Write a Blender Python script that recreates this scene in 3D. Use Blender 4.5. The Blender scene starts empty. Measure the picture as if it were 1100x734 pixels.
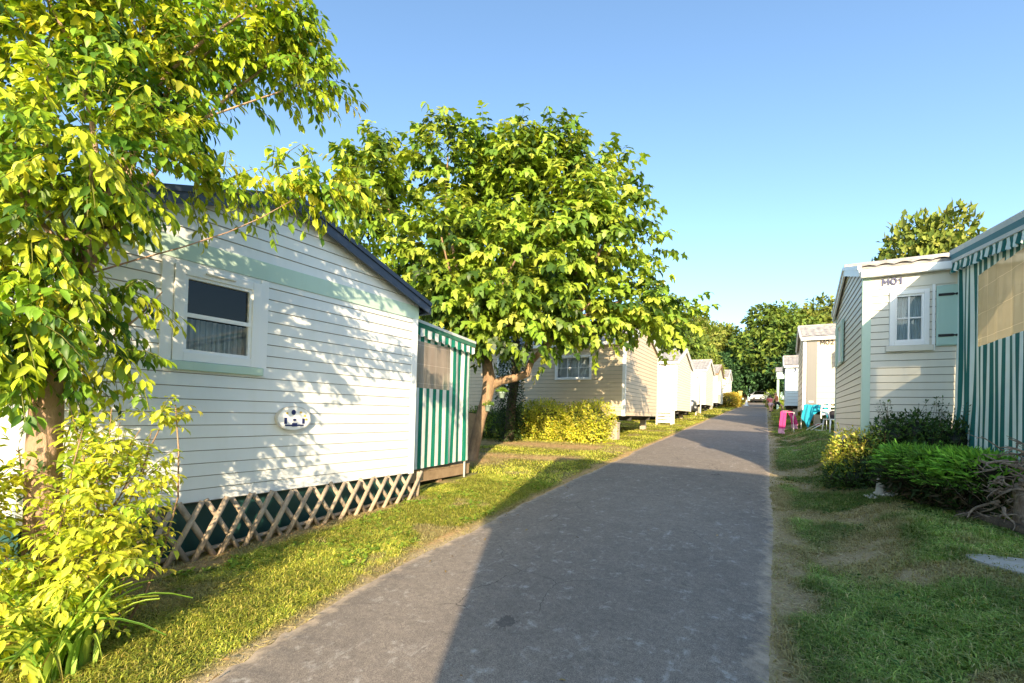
import bpy, math, random
import numpy as np
from mathutils import Vector, Matrix
random.seed(7); RNG = np.random.default_rng(11)
SC = bpy.context.scene; COL = SC.collection
def rad(a): return math.radians(a)

# ------------------------------------------------------------------ noise and ground shape
_T = np.random.default_rng(5).random((64, 64))
def vnoise(x, y, s, seed=0):
    x = np.asarray(x, float) / s + seed * 17.3; y = np.asarray(y, float) / s + seed * 9.1
    xi = np.floor(x).astype(int); yi = np.floor(y).astype(int); fx = x - xi; fy = y - yi
    fx = fx * fx * (3 - 2 * fx); fy = fy * fy * (3 - 2 * fy)
    a = _T[xi % 64, yi % 64]; b = _T[(xi + 1) % 64, yi % 64]; c = _T[xi % 64, (yi + 1) % 64]; d = _T[(xi + 1) % 64, (yi + 1) % 64]
    return (a * (1 - fx) + b * fx) * (1 - fy) + (c * (1 - fx) + d * fx) * fy
def fbm(x, y, s, seed=0):
    return (vnoise(x, y, s, seed) * .5 + vnoise(x, y, s * .5, seed + 1) * .25 + vnoise(x, y, s * .25, seed + 2) * .15 + vnoise(x, y, s * .12, seed + 3) * .1)
def ss(t): t = np.clip(t, 0, 1); return t * t * (3 - 2 * t)
def road_r(y): return np.interp(y, [-40, 0, 6, 9, 17.5, 34, 62, 80], [0, 0, 0, -.06, -.18, -.5, -.95, -1.0])
def road_l(y): return np.interp(y, [-40, 0, 1.3, 1.8, 2.5, 3.8, 8, 21, 45, 80], [-2.3, -2.45, -2.7, -2.81, -2.9, -3.0, -3.14, -3.2, -3.0, -3.4])
def base(y): return .055 * np.interp(y, [-400, -60, 0, 76, 90, 400], [-60, -60, 0, 76, 82, 82])
def ground(x, y):
    z = base(y) + .24 * ss((np.asarray(x, float) - .45 - road_r(y)) / .9) + .04 * ss((road_l(y) - x) / .5)
    out = np.maximum(x - road_r(y), road_l(y) - x)
    return z + ss(out / .5) * (fbm(x, y, 1.3, 3) - .5) * .055 - .03 * ss(-out / .15)
def gz(x, y): return float(ground(x, y))
def dryness(x, y):
    """0 = lush grass, 1 = bare soil"""
    x = np.asarray(x, float); y = np.asarray(y, float)
    n = fbm(x, y, 1.1, 7)
    rr = x - road_r(y); ll = road_l(y) - x
    rr = np.where(rr > -.25, np.maximum(rr, .001), rr); ll = np.where(ll > -.25, np.maximum(ll, .001), ll)
    right = np.where(rr > 0, np.clip(1.25 - rr / (.10 + .34 * vnoise(y, y * 0, .9, 4) ** 1.5), 0, 1) * .9 + np.clip((fbm(x, y, .55, 17) - .47) * 5, 0, .8) * (.35 + .65 * ss((2.0 - rr) / 1.6)) , 0)
    d1 = np.exp(-(((x - .75) / .35) ** 2 + ((y - 5.3) / .9) ** 2)) * .8
    left = np.where(ll > 0, np.clip(1 - ll / (.10 + .1 * vnoise(y, y * 0, .7, 5)), 0, 1) + np.clip((fbm(x, y, .6, 27) - .52) * 4, 0, .6), 0)
    path = np.exp(-(((y - 9.4 - .25 * (x + 4.5)) / .5) ** 2)) * ss((-3.5 - x) / .6) * .95 + np.exp(-(((y - 11.6 - .1 * (x + 4.5)) / .75) ** 2)) * ss((-3.7 - x) / .6) * .98
    foot = np.exp(-(((x + 4.55) / .22) ** 2)) * ss((5.2 - y) / 1) * .9 * (ll > 0) + np.exp(-(((x + 4.2) / .35) ** 2)) * ss((3.2 - y) / 1.5) * np.clip((fbm(x, y, .5, 37) - .4) * 4, 0, .8) * (ll > 0)
    tr = np.exp(-(((x + 5.9) / .9) ** 2 + ((y - 8.2) / .8) ** 2)) * .9
    sh = np.exp(-(((x + 3.9) / .35) ** 2 + ((y - 1.7) / .45) ** 2)) * .6
    return np.clip(np.maximum.reduce([right + d1, left, path, foot, tr, sh]) + (n - .5) * .25, 0, 1)

# ------------------------------------------------------------------ object bookkeeping
def tag(o, label=None, cat=None, group=None, kind=None):
    if label: o['label'] = label
    if cat: o['category'] = cat
    if group: o['group'] = group
    if kind: o['kind'] = kind
    return o
def thing(name, label, cat, loc=(0, 0, 0), rot=0, group=None):
    o = bpy.data.objects.new(name, None); COL.objects.link(o); o.location = loc; o.rotation_euler = (0, 0, rot)
    o.empty_display_size = .1
    return tag(o, label, cat, group)
def copy_tree(o, parent=None):
    c = o.copy(); COL.objects.link(c)
    if parent: c.parent = parent
    for ch in list(o.children): copy_tree(ch, c)
    return c
class MB:
    def __init__(s): s.v = []; s.f = []; s.uv = []; s.marks = []; s.dark = set(); s.mat2 = None
    def quad(s, a, b, c, d, uv=None):
        s.marks.append((len(s.v), len(s.f))); n = len(s.v); s.v += [tuple(a), tuple(b), tuple(c), tuple(d)]; s.f.append((n, n + 1, n + 2, n + 3)); s.uv.append(uv); return s
    def poly(s, pts):
        n = len(s.v); s.v += [tuple(p) for p in pts]; s.f.append(tuple(range(n, n + len(pts)))); s.uv.append(None); return s
    def box(s, a, b):
        x0, y0, z0 = [min(a[i], b[i]) for i in range(3)]; x1, y1, z1 = [max(a[i], b[i]) for i in range(3)]
        s.marks.append((len(s.v), len(s.f))); n = len(s.v); s.v += [(x0, y0, z0), (x1, y0, z0), (x1, y1, z0), (x0, y1, z0), (x0, y0, z1), (x1, y0, z1), (x1, y1, z1), (x0, y1, z1)]
        for q in ((0, 3, 2, 1), (4, 5, 6, 7), (0, 1, 5, 4), (1, 2, 6, 5), (2, 3, 7, 6), (3, 0, 4, 7)): s.f.append(tuple(n + i for i in q)); s.uv.append(None)
        return s
    def obox(s, c, ax, ay, az):
        """oriented box: centre and three half-axis vectors"""
        c, ax, ay, az = Vector(c), Vector(ax), Vector(ay), Vector(az); s.marks.append((len(s.v), len(s.f))); n = len(s.v)
        for k in (-1, 1):
            for i, j in ((-1, -1), (1, -1), (1, 1), (-1, 1)): s.v.append(tuple(c + ax * i + ay * j + az * k))
        for q in ((0, 3, 2, 1), (4, 5, 6, 7), (0, 1, 5, 4), (1, 2, 6, 5), (2, 3, 7, 6), (3, 0, 4, 7)): s.f.append(tuple(n + i for i in q)); s.uv.append(None)
        return s
    def tube(s, pts, rs, n=8, cap=True):
        pts = [Vector(p) for p in pts]
        if not hasattr(rs, '__len__'): rs = [rs] * len(pts)
        s.marks.append((len(s.v), len(s.f))); b0 = len(s.v); up = None
        for i, p in enumerate(pts):
            t = (pts[min(i + 1, len(pts) - 1)] - pts[max(i - 1, 0)]).normalized()
            if up is None: up = t.orthogonal().normalized()
            u = (up - t * up.dot(t)).normalized(); w = t.cross(u); up = u
            for k in range(n):
                a = 2 * math.pi * k / n; s.v.append(tuple(p + (u * math.cos(a) + w * math.sin(a)) * rs[i]))
        for i in range(len(pts) - 1):
            for k in range(n):
                a = b0 + i * n + k; b = b0 + i * n + (k + 1) % n; s.f.append((a, b, b + n, a + n)); s.uv.append(None)
        if cap:
            s.f.append(tuple(b0 + k for k in range(n))[::-1]); s.uv.append(None)
            e = b0 + (len(pts) - 1) * n; s.f.append(tuple(e + k for k in range(n))); s.uv.append(None)
        return s
    def lathe(s, prof, c=(0, 0, 0), n=24, axis='z'):
        s.marks.append((len(s.v), len(s.f))); b0 = len(s.v)
        for r, h in prof:
            for k in range(n):
                a = 2 * math.pi * k / n; x, y = r * math.cos(a), r * math.sin(a)
                s.v.append((c[0] + x, c[1] + y, c[2] + h) if axis == 'z' else ((c[0] + x, c[1] + h, c[2] + y) if axis == 'y' else (c[0] + h, c[1] + x, c[2] + y)))
        for i in range(len(prof) - 1):
            for k in range(n):
                a = b0 + i * n + k; b = b0 + i * n + (k + 1) % n; s.f.append((a, b, b + n, a + n)); s.uv.append(None)
        return s
    def grid(s, P, uv=None):
        """P[i][j] points"""
        n0 = len(s.v); h, w = len(P), len(P[0])
        for r in P:
            for p in r: s.v.append(tuple(p))
        for i in range(h - 1):
            for j in range(w - 1):
                s.f.append((n0 + i * w + j, n0 + i * w + j + 1, n0 + (i + 1) * w + j + 1, n0 + (i + 1) * w + j))
                s.uv.append([uv[i][j], uv[i][j + 1], uv[i + 1][j + 1], uv[i + 1][j]] if uv else None)
        return s
    def build(s, name, mat, parent=None, smooth=False, bevel=0, org=(0, 0, 0)):
        me = bpy.data.meshes.new(name)
        me.from_pydata([(v[0] - org[0], v[1] - org[1], v[2] - org[2]) for v in s.v], [], s.f)
        if any(s.uv):
            l = me.uv_layers.new(name='UVMap'); i = 0
            for f, u in zip(s.f, s.uv):
                for k in range(len(f)): l.data[i].uv = u[k] if u else (0, 0); i += 1
        me.materials.append(mat)
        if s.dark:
            me.materials.append(M['lip_shade'])
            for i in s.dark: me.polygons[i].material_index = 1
        if smooth:
            for p in me.polygons: p.use_smooth = True
        o = bpy.data.objects.new(name, me); COL.objects.link(o)
        if parent: o.parent = parent
        else: o.location = org
        if bevel:
            m = o.modifiers.new('bevel', 'BEVEL'); m.width = bevel; m.segments = 2; m.limit_method = 'ANGLE'; m.angle_limit = rad(40)
        return o
def build_each(mb, name, mat, parent=None, per=1, **kw):
    """one object for every 'per' solids collected in mb"""
    mk = mb.marks[::per] + [(len(mb.v), len(mb.f))]; out = []
    for (v0, f0), (v1, f1) in zip(mk[:-1], mk[1:]):
        p = MB(); p.v = mb.v[v0:v1]; p.f = [tuple(i - v0 for i in f) for f in mb.f[f0:f1]]; p.uv = mb.uv[f0:f1]; out.append(p.build(name, mat, parent, **kw))
    return out
def np_mesh(name, V, F, mat, parent=None, colors=None, smooth=False, org=(0, 0, 0)):
    """V (n,3), F list of (m,k) int arrays, colors (n,3)"""
    V = np.asarray(V, np.float32) - np.asarray(org, np.float32)
    me = bpy.data.meshes.new(name); me.vertices.add(len(V)); me.vertices.foreach_set('co', V.ravel())
    loops = np.concatenate([f.ravel() for f in F]).astype(np.int32)
    counts = np.concatenate([np.full(len(f), f.shape[1]) for f in F]); starts = np.concatenate([[0], np.cumsum(counts)[:-1]]).astype(np.int32)
    me.loops.add(len(loops)); me.loops.foreach_set('vertex_index', loops)
    me.polygons.add(len(counts)); me.polygons.foreach_set('loop_start', starts)
    if smooth: me.polygons.foreach_set('use_smooth', np.ones(len(counts), bool))
    me.update(calc_edges=True)
    if colors is not None:
        a = me.attributes.new('col', 'FLOAT_COLOR', 'POINT'); c = np.ones((len(V), 4), np.float32); c[:, :3] = colors; a.data.foreach_set('color', c.ravel())
    me.materials.append(mat)
    o = bpy.data.objects.new(name, me); COL.objects.link(o)
    if parent: o.parent = parent
    else: o.location = org
    return o

# ------------------------------------------------------------------ materials
class N:
    def __init__(s, name):
        s.m = bpy.data.materials.new(name); s.m.use_nodes = True; s.t = s.m.node_tree; s.t.nodes.clear()
        s.out = s.t.nodes.new('ShaderNodeOutputMaterial')
    def n(s, typ, **kw):
        x = s.t.nodes.new('ShaderNode' + typ)
        for k, v in kw.items():
            if k[0] == '_': setattr(x, k[1:], v)
            else:
                key = k.replace('__', ' ')
                inp = x.inputs[int(key[1:])] if key[0] == 'i' and key[1:].isdigit() else x.inputs[key]
                if isinstance(v, bpy.types.NodeSocket): s.t.links.new(v, inp)
                else: inp.default_value = v
        return x
    def noise(s, scale, detail=4, rough=.6, vec=None, w=0):
        x = s.n('TexNoise', Scale=scale, Detail=detail, Roughness=rough)
        if vec is None: vec = s.n('TexCoord').outputs['Object']
        s.t.links.new(vec, x.inputs['Vector']); return x.outputs['Fac']
    def ramp(s, fac, stops, interp='LINEAR'):
        r = s.n('ValToRGB', Fac=fac); e = r.color_ramp; e.interpolation = interp
        while len(e.elements) > 1: e.elements.remove(e.elements[-1])
        for i, (p, c) in enumerate(stops):
            el = e.elements[0] if i == 0 else e.elements.new(p)
            el.position = p; el.color = (*c, 1) if hasattr(c, '__len__') else (c, c, c, 1)
        return r.outputs['Color']
    def mix(s, fac, a, b, mode='MIX'):
        x = s.n('Mix', _data_type='RGBA', _blend_type=mode)
        for k, v in ((0, fac), (6, a), (7, b)):
            if isinstance(v, bpy.types.NodeSocket): s.t.links.new(v, x.inputs[k])
            else: x.inputs[k].default_value = v if k == 0 else (*v[:3], 1)
        return x.outputs[2]
    def math(s, op, a, b=0, c=0):
        x = s.n('Math', _operation=op)
        for k, v in enumerate((a, b, c)):
            if isinstance(v, bpy.types.NodeSocket): s.t.links.new(v, x.inputs[k])
            else: x.inputs[k].default_value = v
        return x.outputs[0]
    def bump(s, h, strength=.3, dist=.01):
        return s.n('Bump', Height=h, Strength=strength, Distance=dist).outputs[0]
    def end(s, shader): s.t.links.new(shader, s.out.inputs['Surface']); return s.m
    def pbr(s, **kw): return s.n('BsdfPrincipled', **kw).outputs[0]
def c4(c): return (*c, 1)
def paint(name, c, rough=.5, dirt=.12, scale=2.5, bump=.15, metallic=0):
    n = N(name); a = n.noise(scale, 6, .65); b = n.noise(45, 3)
    # streaks and grime that run down a wall
    tc = n.n('TexCoord').outputs['Object']; mp = n.n('Mapping', Vector=tc, Scale=(9, 9, .8)).outputs[0]; st = n.noise(1.3, 4, .6, mp)
    f = n.ramp(a, [(.3, 0.), (.75, 1.)]); g = n.ramp(st, [(.45, 0.), (.8, 1.)])
    dk = tuple(x * (1 - 2.2 * dirt) * y for x, y in zip(c, (1, .97, .9)))
    col = n.mix(n.math('MULTIPLY', f, dirt * 4 if dirt < .25 else 1.0), c, dk); col = n.mix(n.math('MULTIPLY', g, .35 if dirt > .02 else 0), col, dk)
    return n.end(n.pbr(Base__Color=col, Roughness=rough, Metallic=metallic, Normal=n.bump(b, bump, .003)))
def leafmat(name, rough=.45, trans=.35, gloss=.4, tint=(1.25, 1.1, .55)):
    n = N(name); at = n.n('Attribute', _attribute_name='col').outputs['Color']
    k = n.noise(14, 2, .5); col = n.mix(n.ramp(k, [(.3, 0.), (.7, 1.)]), at, n.mix(1.0, at, (.78, .84, .8), 'MULTIPLY'))
    p = n.pbr(Base__Color=col, Roughness=rough, Specular__IOR__Level=gloss)
    tr = n.n('BsdfTranslucent', Color=n.mix(1.0, col, tint, 'MULTIPLY')).outputs[0]
    return n.end(n.n('MixShader', Fac=trans, i1=p, i2=tr).outputs[0])
def barkmat(name, c1, c2, s=9):
    n = N(name); tc = n.n('TexCoord').outputs['Object']; mp = n.n('Mapping', Vector=tc, Scale=(1, 1, .35)).outputs[0]
    a = n.noise(s, 8, .7, mp); b = n.noise(s * 5, 4, .6, mp)
    return n.end(n.pbr(Base__Color=n.mix(n.ramp(a, [(.35, 0.), (.65, 1.)]), c1, c2), Roughness=.9, Normal=n.bump(n.math('ADD', a, b), .8, .02)))
def vcol(name, rough=.9, trans=0.):
    n = N(name); at = n.n('Attribute', _attribute_name='col').outputs['Color']
    return n.end(n.pbr(Base__Color=at, Roughness=rough))
def glass(name, tint=(.8, .85, .86), refl=.12, rough=.02):
    n = N(name); t = n.n('BsdfTransparent', Color=c4(tint)).outputs[0]; g = n.n('BsdfGlossy', Color=(1, 1, 1, 1), Roughness=rough).outputs[0]
    fr = n.n('Fresnel', IOR=1.5).outputs[0]; f = n.math('ADD', n.math('MULTIPLY', fr, .8), refl)
    return n.end(n.n('MixShader', Fac=f, i1=t, i2=g).outputs[0])
def film(name, c, alpha=.5, trans=.5, grid=True):
    """soft window foil of an awning: part clear, part milky, with a printed grid"""
    n = N(name); t = n.n('BsdfTransparent', Color=(.95, .95, .92, 1)).outputs[0]
    d = n.n('BsdfDiffuse', Color=c4(c)).outputs[0]; tl = n.n('BsdfTranslucent', Color=c4(c)).outputs[0]; g = n.n('BsdfGlossy', Roughness=.15).outputs[0]
    milk = n.n('MixShader', Fac=trans, i1=d, i2=tl).outputs[0]; milk = n.n('MixShader', Fac=.08, i1=milk, i2=g).outputs[0]
    k = n.noise(1.6, 3); a = n.math('ADD', n.math('MULTIPLY', k, .3), alpha - .15)
    if grid:
        uv = n.n('SeparateXYZ', Vector=n.n('UVMap').outputs[0])
        l = None
        for ax, off in (('X', .05), ('Y', .11)):
            m = n.math('LESS_THAN', n.math('MODULO', n.math('ADD', uv.outputs[ax], off), .3), .006); l = m if l is None else n.math('MAXIMUM', l, m)
        a = n.math('MAXIMUM', a, n.math('MULTIPLY', l, .95))
    return n.end(n.n('MixShader', Fac=a, i1=t, i2=milk).outputs[0])
def stripes(name, c1, c2, period, duty=.5, trans=.25):
    n = N(name); uv = n.n('SeparateXYZ', Vector=n.n('UVMap').outputs[0]).outputs['X']
    f = n.math('LESS_THAN', n.math('MODULO', n.math('ADD', uv, 50 * period), period), period * duty)
    k = n.noise(3, 4); col = n.mix(f, c2, c1); col = n.mix(n.math('MULTIPLY', n.ramp(k, [(.4, 0.), (.8, 1.)]), .3), col, n.mix(1.0, col, (.7, .7, .62), 'MULTIPLY'))
    w = n.noise(260, 1); cr = n.noise(5, 5, .65)
    p = n.pbr(Base__Color=col, Roughness=.75, Normal=n.bump(n.math('ADD', cr, n.math('MULTIPLY', w, .02)), .7, .035)); t = n.n('BsdfTranslucent', Color=col).outputs[0]
    return n.end(n.n('MixShader', Fac=trans, i1=p, i2=t).outputs[0])
def cloth(name, c, trans=.2):
    n = N(name); k = n.noise(120, 2); a = n.noise(6, 3)
    col = n.mix(a, c, tuple(x * .75 for x in c)); p = n.pbr(Base__Color=col, Roughness=.95, Normal=n.bump(k, .4, .003), Sheen__Weight=.3)
    return n.end(n.n('MixShader', Fac=trans, i1=p, i2=n.n('BsdfTranslucent', Color=col).outputs[0]).outputs[0])
M = {}
M['lip_shade'] = paint('siding_lip_shade', (.30, .29, .25), .9, .1)  # darker tone paints the shade under the lip of each board
M['siding_pale'] = paint('pale_siding', (.78, .80, .79), .42, .05)
M['siding_mint'] = paint('mint_trim', (.50, .66, .56), .45, .06)
M['siding_cream'] = paint('cream_siding', (.80, .76, .66), .45, .05)
M['siding_mo'] = paint('ivory_siding', (.70, .67, .58), .45, .05)
M['siding_tan'] = paint('tan_siding', (.60, .50, .36), .5, .06)
M['siding_white'] = paint('white_siding', (.85, .84, .81), .45, .04)
M['siding_beige'] = paint('beige_siding', (.68, .56, .42), .45, .05)
M['siding_blue'] = paint('pale_blue_siding', (.60, .72, .78), .45, .05)
M['grey_panel'] = paint('grey_panel', (.19, .185, .18), .5, .05)
M['white_trim'] = paint('white_trim', (.86, .87, .87), .35, .03)
M['navy_metal'] = paint('navy_metal', (.04, .055, .09), .38, .08, metallic=.1)
M['mint_shutter'] = paint('mint_shutter', (.45, .64, .57), .5, .05)
M['black_iron'] = paint('black_iron', (.015, .015, .018), .5, .02)
M['dark_steel'] = paint('dark_steel', (.06, .055, .05), .7, .1)
M['concrete'] = paint('concrete', (.50, .44, .36), .9, .15, 5, .5)
M['stone'] = paint('pale_stone', (.42, .41, .39), .9, .15, 6, .6)
M['shell'] = paint('pale_shell', (.62, .60, .56), .7, .12, 20)
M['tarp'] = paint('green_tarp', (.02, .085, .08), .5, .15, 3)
M['plank'] = paint('weathered_wood', (.36, .25, .15), .85, .2, 6, .6)
M['white_plastic'] = paint('white_plastic', (.82, .82, .80), .3, .03)
M['dark_stuff'] = paint('dark_fabric', (.035, .03, .035), .8, .1)
M['red_stuff'] = paint('red_plastic', (.45, .03, .04), .5, .1)
M['ink'] = paint('ink', (.015, .025, .12), .5, 0)
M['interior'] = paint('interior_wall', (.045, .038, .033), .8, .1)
M['pot'] = paint('mint_pot', (.50, .66, .60), .5, .05)
M['curtain'] = stripes('striped_curtain', (.75, .78, .80), (.42, .48, .52), .07, .6, .3)
M['sky_blind'] = cloth('sky_reflection_blind', (.66, .80, .86), .2); M['net'] = cloth('white_curtain', (.80, .84, .86), .35)  # pale blue of the blind stands for sky reflected in the panes
M['glass'] = glass('window_glass', refl=.0)
M['glass_pale'] = glass('window_glass_bright', (.75, .85, .9), .35)
M['glass_dark'] = glass('car_glass', (.12, .13, .14), .12)
M['film_r'] = film('awning_foil', (.80, .68, .48), .62, .65)
M['film_l'] = film('awning_foil_pinkish', (.62, .50, .42), .6, .35)
M['stripe_g'] = stripes('green_white_canvas', (.0, .20, .13), (.78, .80, .76), .166, .5, .18)
M['stripe_t'] = stripes('teal_white_canvas', (.008, .14, .135), (.72, .84, .85), .165, .54, .12)
M['canvas_teal'] = cloth('teal_canvas', (.01, .20, .24), .15)
M['canvas_green'] = cloth('green_canvas', (.0, .16, .09), .15)
M['canvas_white'] = cloth('white_canvas', (.70, .75, .75), .2)
M['pink'] = cloth('pink_towel', (.75, .06, .26)); M['pink2'] = cloth('pale_pink_towel', (.85, .42, .58)); M['cyan'] = cloth('turquoise_towel', (.02, .45, .62))
M['salmon'] = cloth('salmon_cotton', (.80, .17, .17)); M['orange'] = cloth('orange_cotton', (.80, .25, .12)); M['ltpink'] = cloth('pale_pink_cotton', (.80, .50, .56)); M['blackc'] = cloth('black_cotton', (.02, .02, .025), 0)
def skinmat():
    n = N('skin'); k = n.noise(30, 3); return n.end(n.pbr(Base__Color=n.mix(k, (.52, .27, .17), (.60, .34, .23)), Roughness=.55, Subsurface__Weight=.1))
M['skin'] = skinmat(); M['hair'] = paint('brown_hair', (.05, .03, .02), .6, .1, 20)
M['hair2'] = paint('fair_hair', (.40, .28, .13), .6, .1, 20)
M['car_silver'] = paint('silver_paint', (.55, .56, .60), .25, .02, metallic=.3); M['car_grey'] = paint('dark_grey_paint', (.07, .08, .10), .25, .02, metallic=.3)
M['rubber'] = paint('rubber', (.015, .015, .015), .8, .1); M['lamp'] = paint('lamp_lens', (.75, .75, .72), .15, 0); M['tail'] = paint('red_lens', (.4, .01, .01), .2, 0)
M['leaf'] = leafmat('broad_leaf'); M['leaf_far'] = leafmat('far_leaf', .6, .25, .2); M['needle'] = leafmat('juniper_leaf', .6, .15, .2)
M['blade'] = leafmat('grass_blade', .6, .25, .2)
M['bark'] = barkmat('smooth_bark', (.20, .13, .08), (.42, .28, .17)); M['bark_dark'] = barkmat('dark_bark', (.05, .04, .03), (.13, .10, .07))
M['bark_elder'] = barkmat('pinkish_bark', (.25, .15, .10), (.50, .34, .24), 6)
M['root'] = barkmat('dry_root', (.10, .07, .05), (.34, .28, .22), 14)
def polemat():
    n = N('weathered_pole'); tc = n.n('TexCoord').outputs['Object']; mp = n.n('Mapping', Vector=tc, Scale=(1, 1, 1)).outputs[0]; a = n.noise(7, 7, .7, mp); b = n.noise(60, 3)
    return n.end(n.pbr(Base__Color=n.mix(n.ramp(a, [(.35, 0.), (.65, 1.)]), (.30, .24, .18), (.52, .42, .31)), Roughness=.85, Normal=n.bump(n.math('ADD', a, b), .5, .008)))
M['pole'] = polemat()
def tilemat():
    n = N('grey_roof_tile'); a = n.noise(5, 5, .7); b = n.noise(60, 3)
    return n.end(n.pbr(Base__Color=n.mix(n.ramp(a, [(.35, 0.), (.7, 1.)]), (.22, .21, .21), (.48, .46, .45)), Roughness=.8, Normal=n.bump(b, .4, .004)))
M['tile'] = tilemat()
def roadmat():
    n = N('asphalt'); P = n.n('TexCoord').outputs['Object']
    fine = n.noise(160, 3, .7, P); mid = n.noise(26, 6, .72, P); big = n.noise(.8, 5, .6, P)
    vor = n.n('TexVoronoi', Vector=P, Scale=210.); 
    col = n.ramp(fine, [(.30, (.15, .128, .110)), (.5, (.30, .256, .218)), (.70, (.49, .42, .36))])
    col = n.mix(n.ramp(big, [(.35, 0.), (.7, .55)]), col, n.mix(1.0, col, (.66, .67, .70), 'MULTIPLY'))
    col = n.mix(n.ramp(mid, [(.38, .55), (.62, 0.)]), col, n.mix(1.0, col, (.55, .56, .58), 'MULTIPLY')); col = n.mix(n.ramp(n.noise(4.5, 7, .75, P), [(.40, .35), (.6, 0.)]), col, n.mix(1.0, col, (.62, .63, .66), 'MULTIPLY'))
    sp = n.ramp(n.noise(7.5, 9, .78, P), [(.56, 0.), (.66, .6), (.8, .85)])
    col = n.mix(n.math('MULTIPLY', sp, .7), col, (.62, .60, .57))
    # pale scuffs stretched along the road
    mp = n.n('Mapping', Vector=P, Scale=(3.2, .9, 1), Rotation=(0, 0, .35)).outputs[0]
    sc = n.ramp(n.noise(1.9, 8, .75, mp), [(.60, 0.), (.70, .75)]); col = n.mix(n.math('MULTIPLY', sc, .55), col, (.66, .63, .60))
    dk = n.ramp(n.noise(3.1, 6, .75, mp), [(.66, 0.), (.72, .8)]); col = n.mix(n.math('MULTIPLY', dk, .5), col, (.05, .05, .055))
    sx = n.n('SeparateXYZ', Vector=P); dst = None
    for (cx, cy, r, k) in ((-1.55, 2.63, .06, .55), (-.62, 3.9, .03, .3)):
        dd = n.math('SQRT', n.math('ADD', n.math('POWER', n.math('SUBTRACT', sx.outputs[0], cx), 2), n.math('MULTIPLY', n.math('POWER', n.math('SUBTRACT', sx.outputs[1], cy), 2), .5)))
        v = n.math('MULTIPLY', n.math('LESS_THAN', n.math('ADD', dd, n.math('MULTIPLY', n.math('SUBTRACT', mid, .5), .16)), r), k); dst = v if dst is None else n.math('MAXIMUM', dst, v)
    col = n.mix(dst, col, (.05, .05, .055))
    # fine cracks
    cr = n.n('TexVoronoi', Vector=n.mix(.22, P, n.n('TexNoise', Vector=P, Scale=2.2, Detail=6).outputs['Color']), Scale=.85, _feature='DISTANCE_TO_EDGE').outputs['Distance']
    crk = n.math('MULTIPLY', n.math('LESS_THAN', cr, .0012), n.ramp(n.noise(.7, 2, .5, P), [(.5, 0.), (.55, 1.)])); col = n.mix(n.math('MULTIPLY', crk, .8), col, (.03, .03, .032))
    # dusty edges, from the vertex attribute (0 centre, 1 edge)
    e = n.n('Attribute', _attribute_name='col').outputs['Fac']
    ed = n.math('MULTIPLY', n.ramp(n.math('ADD', n.math('MULTIPLY', n.noise(9, 6, .7, P), .9), n.math('SUBTRACT', e, .75)), [(.45, 0.), (.75, .9)]), .9)
    col = n.mix(ed, col, (.56, .45, .34))
    h = n.math('ADD', fine, n.math('MULTIPLY', mid, .8))
    return n.end(n.pbr(Base__Color=col, Roughness=.88, Specular__IOR__Level=.3, Normal=n.bump(h, .14, .003)))
def soilmat():
    n = N('turf_and_soil'); P = n.n('TexCoord').outputs['Object']; at = n.n('Attribute', _attribute_name='col').outputs['Color']
    a = n.noise(40, 6, .75, P); b = n.noise(7, 6, .7, P)
    col = n.mix(n.ramp(a, [(.3, .0), (.7, 1.)]), n.mix(1.0, at, (.6, .6, .55), 'MULTIPLY'), n.mix(1.0, at, (1.3, 1.28, 1.2), 'MULTIPLY'))
    col = n.mix(n.math('MULTIPLY', b, .3), col, (.10, .10, .04))
    return n.end(n.pbr(Base__Color=col, Roughness=.95, Specular__IOR__Level=.1, Normal=n.bump(n.math('ADD', a, b), .6, .02)))
M['road'] = roadmat(); M['soil'] = soilmat()

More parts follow.
